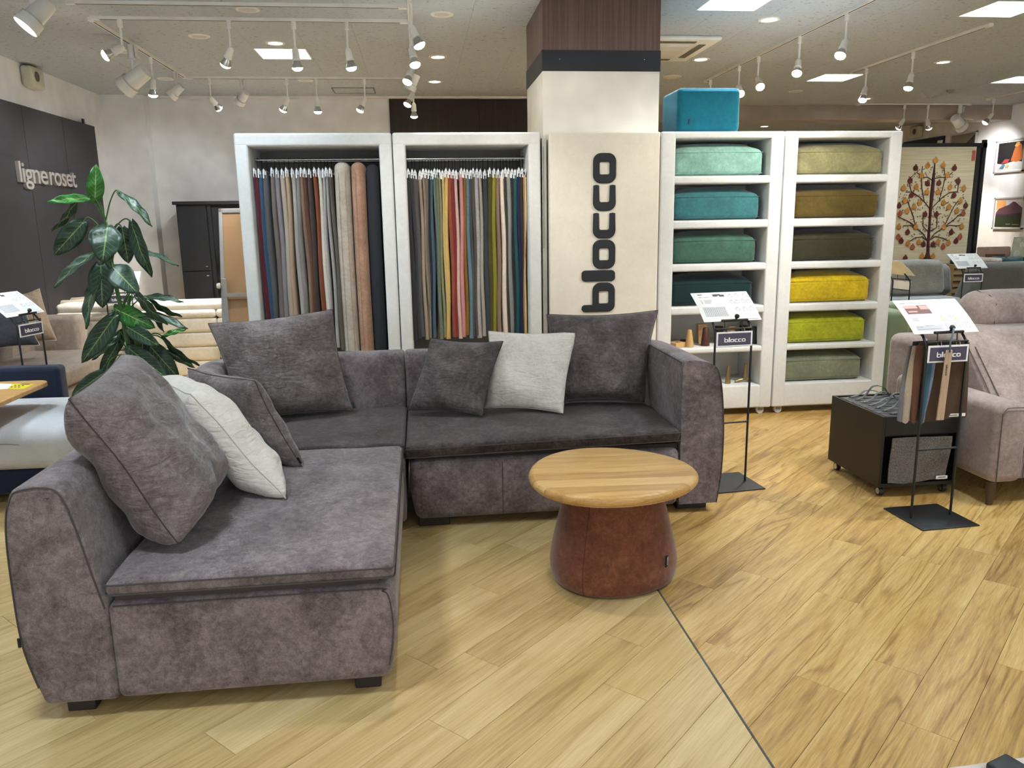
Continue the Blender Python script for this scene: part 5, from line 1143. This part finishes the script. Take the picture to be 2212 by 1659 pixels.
shear = lambda p: (p.x+.35*(p.z-p0.z), p.y+.3*(p.z-p0.z), p.z)
MB().rbox((p0.x, 9.86, p0.z+.0), (p0.x+.20, 9.872, p1.z), .004, 2, (1, 1, 2), shear).build('cover', plain('#a9a68a', .5), t)
for (dx, dz, r) in ((.08, .10, .05), (.13, .22, .04), (.07, .28, .035)): MB().lathe([(.001, -.002), (r, 0), (r*.9, .003)], c=shear(Vector((p0.x+dx, 9.854, p0.z+dz))), n=14, M=Matrix.Rotation(math.pi/2, 3, 'X')).build('stone_motif', plain('#cfcab5', .6), t)
# pictures on the right wall
def wall_pic(y0, y1, z0, z1, label, polys, name='framed_picture', bgc='#f0efec'):
    X = 8.525; t = thing(name, label, 'picture', (X, (y0+y1)/2, z0)); yl, yr = max(y0, y1), min(y0, y1)
    fr = MB()
    for a, b in (((yl, z0), (yr, z0+.02)), ((yl, z1-.02), (yr, z1)), ((yl, z0), (yl-.02, z1)), ((yr+.02, z0), (yr, z1))): fr.bb((X-.03, a[0], a[1]), (X, b[0], b[1]))
    fr.build('frame', plain('#cbc8c4', .4, .3), t); MB().bb((X-.012, yl-.015, z0+.015), (X-.002, yr+.015, z1-.015)).build('mount', plain(bgc, .6), t)
    for i, (hx, P) in enumerate(polys):
        d = .013+.0012*i; mb = MB(); mb.prism([(yl+(yr-yl)*u, z0+(z1-z0)*v) for u, v in P], lambda u, w, dd: (X-d-dd, u, w), 0, .0011); mb.build('picture_area', plain(hx, .5), t)
rc = lambda a, b, c, d: [(a, b), (c, b), (c, d), (a, d)]
wall_pic(11.16, 10.58, 2.06, 2.52, 'upper framed picture with an orange figure on the right wall', [('#1d1a1a', rc(.08, .08, .94, .92)), ('#c9c4bd', [(.08, .08), (.94, .08), (.94, .30), (.7, .34), (.3, .26), (.08, .30)]), ('#b5602a', [(.55, .35), (.62, .62), (.68, .80), (.78, .88), (.88, .80), (.93, .55), (.92, .36), (.75, .30)]), ('#d39a45', [(.64, .78), (.70, .90), (.80, .90), (.80, .80), (.72, .76)]), ('#a8403a', [(.22, .28), (.36, .42), (.52, .40), (.46, .30)]), ('#4f7e93', [(.18, .14), (.30, .28), (.38, .24), (.30, .12)]), ('#bfae6b', [(.38, .16), (.44, .28), (.50, .22), (.46, .14)])])
wall_pic(11.07, 10.47, 1.255, 1.71, 'lower framed mountain sunset picture on the right wall', [('#c9bfc4', rc(.07, .07, .93, .93)), ('#d89a62', [(.07, .60), (.40, .72), (.36, .90), (.07, .93)]), ('#5d4149', [(.07, .52), (.16, .64), (.36, .72), (.48, .76), (.62, .86), (.70, .84), (.93, .66), (.93, .40), (.07, .40)]), ('#3a2d35', [(.07, .48), (.4, .46), (.93, .52), (.93, .36), (.07, .36)]), ('#2c3520', rc(.07, .07, .93, .40)), ('#8d9480', rc(.45, .15, .60, .17)), ('#8d9480', rc(.66, .14, .88, .16))])
wall_pic(12.22, 11.61, 2.30, 2.72, 'grey landscape poster high on the right wall behind the rack', [('#8f877b', rc(.02, .02, .98, .98)), ('#3b352f', [(.02, .02), (.98, .02), (.98, .95), (.5, .5), (.02, .30)]), ('#6d6152', [(.02, .30), (.4, .42), (.3, .5), (.02, .45)])])
nv = thing('navy_wall_hanging', 'dark navy wall hanging seen above the rug rack', 'wall hanging', (8.52, 12.9, 2.2)); MB().bb((8.50, 12.38, 1.6), (8.525, 13.47, 2.725)).build('cloth', weave('#1a2434', .2, 90), nv); MB().bb((8.49, 12.40, 2.50), (8.50, 12.52, 2.66)).build('label_card', M_paper, nv)
# ================================================================== left side of the shop
M_navy = weave('#1d2438', .18, 300)
ns = thing('navy_sofa', 'navy sofa with a thick pale grey seat cushion at the left edge', 'sofa', (-2.9, 4.85, 0))
MB().rbox((-3.5, 4.42, .06), (-2.0, 5.30, .20), .02, 2).build('base', M_navy, ns, smooth=50)
def ot(p): k = max(0, 1-((p.x+2.75)/.80)**4)*max(0, 1-((p.y-4.83)/.45)**4); return (p.x, p.y, p.z+(.03*k if p.z > .3 else 0))
sc_ = MB().rbox((-3.52, 4.38, .195), (-1.96, 5.27, .425), .085, 5, (8, 6, 2), ot).build('seat_cushion', weave('#c6c6ca', .10, 260), ns, smooth=60)
MB().tube([(-3.5, 4.378, .36), (-2.25, 4.378, .36), (-2.15, 4.385, .345), (-2.09, 4.40, .31), (-2.08, 4.40, .26)], .002, 5).build('piping', plain('#77777c', .8), sc_)
MB().rbox((-3.5, 5.275, .06), (-2.335, 5.40, .625), .03, 3).build('backrest', M_navy, ns, smooth=50)
for x in (-3.4, -2.1):
    for y in (4.5, 5.2): MB().bb((x-.03, y-.03, 0), (x+.03, y+.03, .065)).build('leg', M_black, ns)
ot_ = thing('side_table', 'oak side table top reaching in from the left edge', 'table', (-2.6, 4.55, 0))
MB().prism(rrect(-2.95, 4.22, -2.235, 4.945, .07, 6), lambda u, w, d: (u, w, d), .572, .602).build('table_top', wood('oak_side', '#a9783f', '#c3945a', '#d6ad74', sx=2., sy=20., rough=.4), ot_, bevel=.006)
MB().cyl((-2.75, 4.28, .02), (-2.75, 4.28, .575), .02, n=12).build('leg', M_black, ot_, smooth=40); MB().bb((-2.95, 4.20, 0), (-2.45, 4.36, .02)).build('foot', M_black, ot_)
pc_ = thing('price_card', 'yellow and white printed price card on the side table', 'card', (-2.40, 4.75, .603))
def card(mb, pts, z0, z1): mb.prism([(atz(x, y, .6025).x, atz(x, y, .6025).y) for x, y in pts], lambda u, w, d: (u, w, d), z0, z1)
mb = MB(); card(mb, [(16, 840), (52, 840), (74, 829), (28, 829)], .6022, .6028); mb.build('yellow_area', plain('#e6d21f', .6), pc_)
mb = MB(); card(mb, [(-25, 843), (16, 840), (28, 829), (-25, 828)], .6022, .6028); mb.build('white_area', M_paper, pc_)
mb = MB()
for (x, y) in ((22, 837), (30, 837), (38, 837), (30, 833.5), (38, 833.5), (46, 834)): card(mb, [(x, y), (x+5, y), (x+6.5, y-1.8), (x+1.5, y-1.8)], .6028, .6032)
card(mb, [(44, 831), (62, 831), (66, 829.4), (48, 829.4)], .6028, .6032); mb.build('print', plain('#5b4a1a', .7), pc_)
# beige sofa along the left wall
M_bg = suede('beige_fabric', '#83776d', '#9a8d82', '#ada095', 2.5, .2, .2)
bs_ = thing('beige_sofa', 'taupe beige sofa along the left wall behind the sign stand', 'sofa', (-3.1, 6.8, 0))
MB().rbox((-3.50, 5.9, .04), (-2.76, 7.50, .28), .04, 3, (2, 4, 1)).build('base', M_bg, bs_, smooth=50)
MB().rbox((-3.50, 5.9, .28), (-2.72, 7.29, .445), .06, 4, (4, 5, 1)).build('seat_cushion', M_bg, bs_, smooth=60)
MB().rbox((-3.57, 5.9, .04), (-3.40, 7.50, .74), .05, 3, (1, 3, 2)).build('backrest', M_bg, bs_, smooth=60); MB().rbox((-3.56, 7.30, .04), (-3.02, 7.52, .735), .05, 3, (3, 1, 2)).build('armrest', M_bg, bs_, smooth=60)
def pillow4(label, px, Ys, T, mat, seed, side=-1):
    P = [aty(x, y, Y) for (x, y), Y in zip(px, Ys)]; return pillow('throw_cushion', label, *P, T, mat, side=side, seed=seed, grp='cushions on the beige sofa')
pillow4('tan scatter cushion on the beige sofa', ((45, 745), (122, 735), (85, 624), (20, 640)), (6.6, 6.75, 6.9, 6.8), .16, suede('tan_cushion', '#83705d', '#9a8570', '#ab967f', 3, .2, .2), 11)
pillow4('charcoal cushion in front of the tan one on the beige sofa', ((-60, 762), (85, 745), (46, 636), (-60, 640)), (6.2, 6.3, 6.45, 6.4), .16, suede('charcoal_cushion', '#34353a', '#43444a', '#54555b', 3, .2, .2), 12)
# cream quilted sofa
M_cr = suede('cream_fabric', '#d2ccc1', '#e4ded3', '#eee9df', 2.5, .2, .25)
cs = thing('cream_sofa', 'long cream quilted sofa seen from the back behind the plant', 'sofa', (-2.5, 8.2, 0))
for k, (za, zb) in enumerate(((.05, .20), (.20, .34), (.34, .48), (.48, .62), (.62, .70))):
    for x0_, x1_ in ((-3.45, -2.72), (-2.72, -1.98), (-1.98, -1.25)): MB().rbox((x0_, 7.86+.01*(4-k), za), (x1_, 8.12, zb+.004), .035, 3, (3, 1, 1)).build('quilted_channel', M_cr, cs, smooth=60)
MB().rbox((-3.45, 7.88, .69), (-1.25, 8.16, .785), .045, 4, (6, 1, 1)).build('back_roll', M_cr, cs, smooth=60); MB().rbox((-3.45, 8.10, .05), (-1.25, 9.0, .42), .06, 3).build('seat', M_cr, cs, smooth=60)
for i, (px, Y, T, lb_, hx) in enumerate((((150, 656), 8.28, .16, 'cream bolster cushion rising above the cream sofa back', '#b3a697'), ((165, 650), 8.5, .16, 'beige cushion behind the cream bolster', '#a89b8d'))):
    a = aty(px[0], px[1], Y); pillow('throw_cushion', lb_, (a.x-.22, Y, a.z-.32), (a.x+.22, Y, a.z-.32), (a.x+.20, Y+.1, a.z+.05), (a.x-.20, Y+.1, a.z+.03), T, suede('cr%d' % i, hx, hx, hx, 3, .2, .2), side=-1, seed=20+i, grp='cushions on the cream sofa')
# black cupboard
cb = thing('black_cupboard', 'tall black cupboard with two doors against the back wall', 'cupboard', (-2.2, 10.0, 0)); M_cbk = plain('#1a1c22', .5)
MB().bb((-2.80, 9.80, 0), (-1.3, 10.28, 1.745)).build('carcass', plain('#1b1c20', .6), cb); MB().bb((-2.83, 9.76, 1.735), (-1.28, 10.29, 1.772)).build('top_board', plain('#201d1f', .5), cb)
for z0, z1 in ((.03, .960), (.968, 1.728)):
    d = MB().bb((-2.79, 9.782, z0), (-2.465, 9.80, z1)).build('door', M_cbk, cb, bevel=.002); zh = z1-.05 if z0 < .5 else z0+.05
    MB().bb((-2.52, 9.774, zh-.006), (-2.492, 9.783, zh+.006)).build('handle', M_chrome, d)
MB().bb((-2.45, 9.785, .03), (-2.41, 9.80, 1.728)).build('stile', M_cbk, cb); MB().bb((-2.40, 9.79, .03), (-1.32, 9.801, 1.70)).build('glass_door', plain('#0c0d10', .12), cb)
# cork board on a stand
kb = thing('cork_board', 'tilted cork notice board in a grey metal frame on a stand', 'notice board', (-1.3, 7.0, 0)); xl, xr = -1.70, -.72
def tilt(p): k = (p.z-.95)/.7; return (p.x+.02*(p.z-1.0), p.y+.10*k, p.z)
M_cork = plain('#967a5c', .9, bump=.3, bscale=300)
def tbox(a, b, nm, mt, par): mb = MB(); mb.rbox(a, b, .008, 2, (1, 1, 3), lambda p: tilt(p)); return mb.build(nm, mt, par, smooth=50)
tbox((xl+.02, 7.01, .25), (xr-.02, 7.025, 1.61), 'cork_panel', M_cork, kb)
for a, b in (((xl, 7.0, 1.595), (xr, 7.035, 1.635)), ((xl, 7.0, .22), (xr, 7.035, .26)), ((xl, 7.0, .22), (xl+.035, 7.035, 1.635)), ((xr-.035, 7.0, .22), (xr, 7.035, 1.635))): tbox(a, b, 'frame', M_grey, kb)
for x in (xl+.02, xr-.06): MB().bb((x, 6.965, .0), (x+.035, 6.998, 1.05)).build('post', M_grey, kb, bevel=.003); MB().bb((x-.005, 6.75, 0), (x+.04, 7.25, .03)).build('foot', M_grey, kb)
MB().bb((xl+.02, 6.962, .895), (xr-.02, 6.985, .925)).build('crossbar', M_grey, kb); MB().lathe([(.02, -.01), (.026, 0), (.02, .02), (.008, .022)], c=(xl-.005, 6.985, .99), n=10, M=Matrix.Rotation(-math.pi/2, 3, 'Y')).build('knob', plain('#c8c8c8', .4), kb, smooth=30)
# ================================================================== plant
PX, PY = -1.80, 4.98
pl = thing('potted_plant', 'tall leafy green plant behind the sofa at left', 'plant', (PX, PY, 0))
MB().lathe([(.10, 0), (.13, .01), (.16, .26), (.168, .27), (.168, .29), (.15, .29), (.14, .265), (.001, .26)], c=(PX, PY, 0), n=28).build('pot', plain('#2d2b2a', .5), pl, smooth=40)
s5 = 3.0163
def pp5(x, y, dy=0.0): return aty(x/s5, 330+y/s5, PY+dy)
stem_top = pp5(690, 430); M_st = plain('#3f6b35', .5)
st_path = [Vector((PX, PY, .25))] + [pp5(*q) for q in ((845, 1330), (820, 1180), (795, 1050), (770, 930), (740, 800), (725, 690), (700, 560), (690, 440))]
MB().tube(catmull(st_path, 3), [.016-.0003*i for i in range(len(st_path)*3-2)], 8).build('stem', M_st, pl, smooth=60)
st2 = [Vector((PX+.03, PY+.03, .25)), pp5(900, 1300, .05), pp5(860, 1150, .06), pp5(835, 1020, .06), pp5(850, 930, .06)]; MB().tube(catmull(st2, 3), .009, 8).build('stem', M_st, pl, smooth=60)
def leaf_mat(name, base, dark, vein):
    m, nt, b = newmat(name); uv = nd(nt, 'ShaderNodeUVMap'); sp = nd(nt, 'ShaderNodeSeparateXYZ', {0: uv.outputs[0]})
    u = nd(nt, 'ShaderNodeMath', {0: sp.outputs[0], 1: .5}, operation='SUBTRACT'); au = nd(nt, 'ShaderNodeMath', {0: u.outputs[0]}, operation='ABSOLUTE')
    mid = nd(nt, 'ShaderNodeMath', {0: au.outputs[0], 1: .026}, operation='LESS_THAN')
    k = nd(nt, 'ShaderNodeMath', {0: au.outputs[0], 1: -.42, 2: sp.outputs[1]}, operation='MULTIPLY_ADD'); k = nd(nt, 'ShaderNodeMath', {0: k.outputs[0], 1: 9.0}, operation='MULTIPLY'); k = nd(nt, 'ShaderNodeMath', {0: k.outputs[0]}, operation='FRACT')
    side = nd(nt, 'ShaderNodeMath', {0: k.outputs[0], 1: .10}, operation='LESS_THAN'); fall = nd(nt, 'ShaderNodeMath', {0: au.outputs[0], 1: -1.9, 2: .85}, operation='MULTIPLY_ADD'); side = nd(nt, 'ShaderNodeMath', {0: side.outputs[0], 1: fall.outputs[0]}, operation='MULTIPLY')
    v = nd(nt, 'ShaderNodeMath', {0: mid.outputs[0], 1: side.outputs[0]}, operation='MAXIMUM')
    g = nd(nt, 'ShaderNodeNewGeometry'); n = nd(nt, 'ShaderNodeTexNoise', {'Vector': g.outputs['Position'], 'Scale': 14.0, 'Detail': 3.0}); c = ramp(nt, n.outputs[0], [(.3, lin(dark)), (.7, lin(base))])
    mx = nd(nt, 'ShaderNodeMixRGB', {'Fac': v.outputs[0], 'Color1': c, 'Color2': lin(vein)}); nt.links.new(mx.outputs[0], b.inputs['Base Color'])
    b.inputs['Roughness'].default_value = .42; b.inputs['Specular IOR Level'].default_value = .4; return m
M_lf = leaf_mat('leaf_dark', '#2c4a38', '#1d3527', '#7d9c62'); M_lb = leaf_mat('leaf_bright', '#3f8a3c', '#2d6f2e', '#a9cf7e')
LV = [(620, 320, 625, 75, 100, 1, .0), (578, 298, 305, 322, 55, 1, -.05), (505, 300, 335, 515, 45, 0, .02), (545, 450, 350, 668, 130, 0, -.04), (780, 258, 992, 482, 55, 0, .0), (700, 475, 668, 716, 185, 0, -.16), (795, 490, 838, 722, 120, 0, .02), (858, 455, 990, 812, 90, 0, -.02), (790, 622, 1165, 736, 32, 0, .1),
      (622, 648, 350, 882, 55, 0, -.05), (655, 725, 668, 1012, 150, 0, -.06), (640, 800, 560, 1150, 62, 0, -.1), (735, 745, 900, 916, 150, 0, -.2), (890, 915, 1092, 1122, 52, 0, -.05), (940, 938, 1195, 972, 42, 0, .1), (980, 965, 1186, 1070, 38, 0, .05), (900, 1050, 1225, 1146, 60, 0, .0), (745, 1015, 1012, 1142, 125, 1, .0),
      (750, 1060, 532, 1372, 125, 0, -.14), (830, 1135, 1040, 1262, 100, 0, -.08), (1062, 1195, 1215, 1150, 34, 1, .1), (1060, 1212, 1300, 1388, 38, 0, .05), (830, 1268, 1102, 1482, 118, 0, -.1), (955, 1235, 1168, 1472, 125, 0, .0), (1075, 1290, 1272, 1402, 55, 0, .08), (775, 1195, 600, 1352, 55, 0, .0), (690, 1425, 465, 1585, 95, 0, -.1), (795, 1165, 715, 1335, 85, 0, .06), (890, 925, 1070, 1168, 56, 0, .02), (765, 1245, 650, 1440, 75, 0, .02), (860, 1160, 900, 1340, 90, 0, .12), (960, 1400, 1060, 1540, 90, 0, .05)]
for i, (bx, by, tx, ty, w, br, dy) in enumerate(LV):
    rnd = random.Random(i); B = pp5(bx, by, dy*.5); T_ = pp5(tx, ty, dy*1.2-.02); ax_ = T_-B; L = ax_.length; a = ax_.normalized()
    view = (B-CAM).normalized(); sidev = a.cross(view).normalized(); wid = w/s5/1700*5.2; real = max(wid, L*.30); ang = math.acos(min(1, wid/real))*(1 if i % 2 else -1)
    sv = (Matrix.Rotation(ang, 3, a) @ sidev).normalized(); nv = sv.cross(a).normalized()
    if nv.dot(view) > 0: nv = -nv
    NU, NV = 6, 12; V = []; UV = []; Fc = []
    for j in range(NV+1):
        f = j/NV; hw = real*.5*(math.sin(math.pi*min(1, f*.96+.04))**.62)*(1.12-.42*f)*(1 if f > .04 else .75); droop = -.10*L*f*f*(.4 if abs(a.z) > .75 else 1.0)
        for q in range(NU+1):
            u = q/NU*2-1; back = -.07*L*abs(u)**1.5*max(0, 1-f*5)
            p = B + a*(L*f+back) + sv*(u*hw) + nv*(.16*real*abs(u)**1.4*(-.35+.9*math.sin(f*3)) + .05*L*math.sin(f*math.pi) + .006*math.sin(f*16+u*3)) + Vector((0, 0, 0))
            V.append(p); UV.append((u*.5+.5, f))
    for j in range(NV):
        for q in range(NU): k = j*(NU+1)+q; Fc.append((k, k+1, k+NU+2, k+NU+1))
    mb = MB(); mb.add(V, Fc); o = mb.build('leaf', M_lb if br else M_lf, pl, smooth=80)
    uvl = o.data.uv_layers.new(name='UVMap')
    for lp_ in o.data.loops: uvl.data[lp_.index].uv = UV[lp_.vertex_index]
    sd2 = o.modifiers.new('thick', 'SOLIDIFY'); sd2.thickness = .0012
    # petiole
    best = min(catmull(st_path[1:], 6), key=lambda p: (p-(B+Vector((0, 0, -.10)))).length); d = B-best
    MB().tube(catmull([best, best+d*.35+Vector((0, 0, .045)), best+d*.75+Vector((0, 0, .05)), B, B+a*.03], 4), .0042, 6).build('petiole', M_st, o, smooth=60)
# ================================================================== low board and remote at the lower right corner
lb2 = thing('low_cabinet', 'pale wood low cabinet corner at the bottom right edge', 'cabinet', (1.6, .9, 0)); zt2 = .46; c0 = atz(2034, 1659, zt2); c1 = atz(2200, 1636, zt2)
dx = (c1-c0).normalized(); ang = math.atan2(dx.y, dx.x)
mb = MB(); mb.box((c0.x+dx.x*.6+dx.y*.25, c0.y+dx.y*.6-dx.x*.25, zt2-.02), (1.2, .5, .04), ang); mb.build('top_board', wood('pale_ash', '#cdbcb4', '#dccfc8', '#e8ded9', sx=2, sy=18, rough=.4), lb2, bevel=.003)
mb = MB(); mb.box((c0.x+dx.x*.6+dx.y*.25, c0.y+dx.y*.6-dx.x*.25, .22), (1.16, .46, .40), ang); mb.build('carcass', plain('#d8cdc7', .5), lb2)
mb = MB(); mb.box((c0.x+dx.x*.6+dx.y*.25, c0.y+dx.y*.6-dx.x*.25, .01), (1.0, .40, .02), ang); mb.build('plinth', M_black, lb2)
rm = thing('remote_control', 'black remote control with small buttons at the bottom right corner', 'remote control', tuple(atz(2150, 1650, zt2)))
r0 = atz(2128, 1648, zt2+.016); r1 = atz(2172, 1626, zt2+.016); across = (r1-r0); wR = across.length; ax2 = across.normalized(); al = Vector((ax2.y, -ax2.x, 0))
Mr = Matrix((ax2, al, Vector((0, 0, 1)))).transposed()
def rb(a, b, r, nm, mt, par): mb = MB(); mb.rbox(a, b, r, 3, (1, 1, 1), lambda p: Mr @ Vector(p) + Vector((r0.x, r0.y, 0))); return mb.build(nm, mt, par, smooth=50)
body = rb((0, 0, zt2+.0005), (wR, .17, zt2+.018), .006, 'body', plain('#23272b', .5), rm)
for r_ in range(5):
    for q in range(3): rb((wR*(.14+.27*q), .045+.022*r_, zt2+.0175), (wR*(.14+.27*q)+wR*.16, .045+.022*r_+.008, zt2+.0200), .001, 'button', plain('#5d3036' if (r_, q) == (1, 2) else '#9aa0a4', .5), body)
for o in bpy.data.objects:
    if '_w' in o: del o['_w']
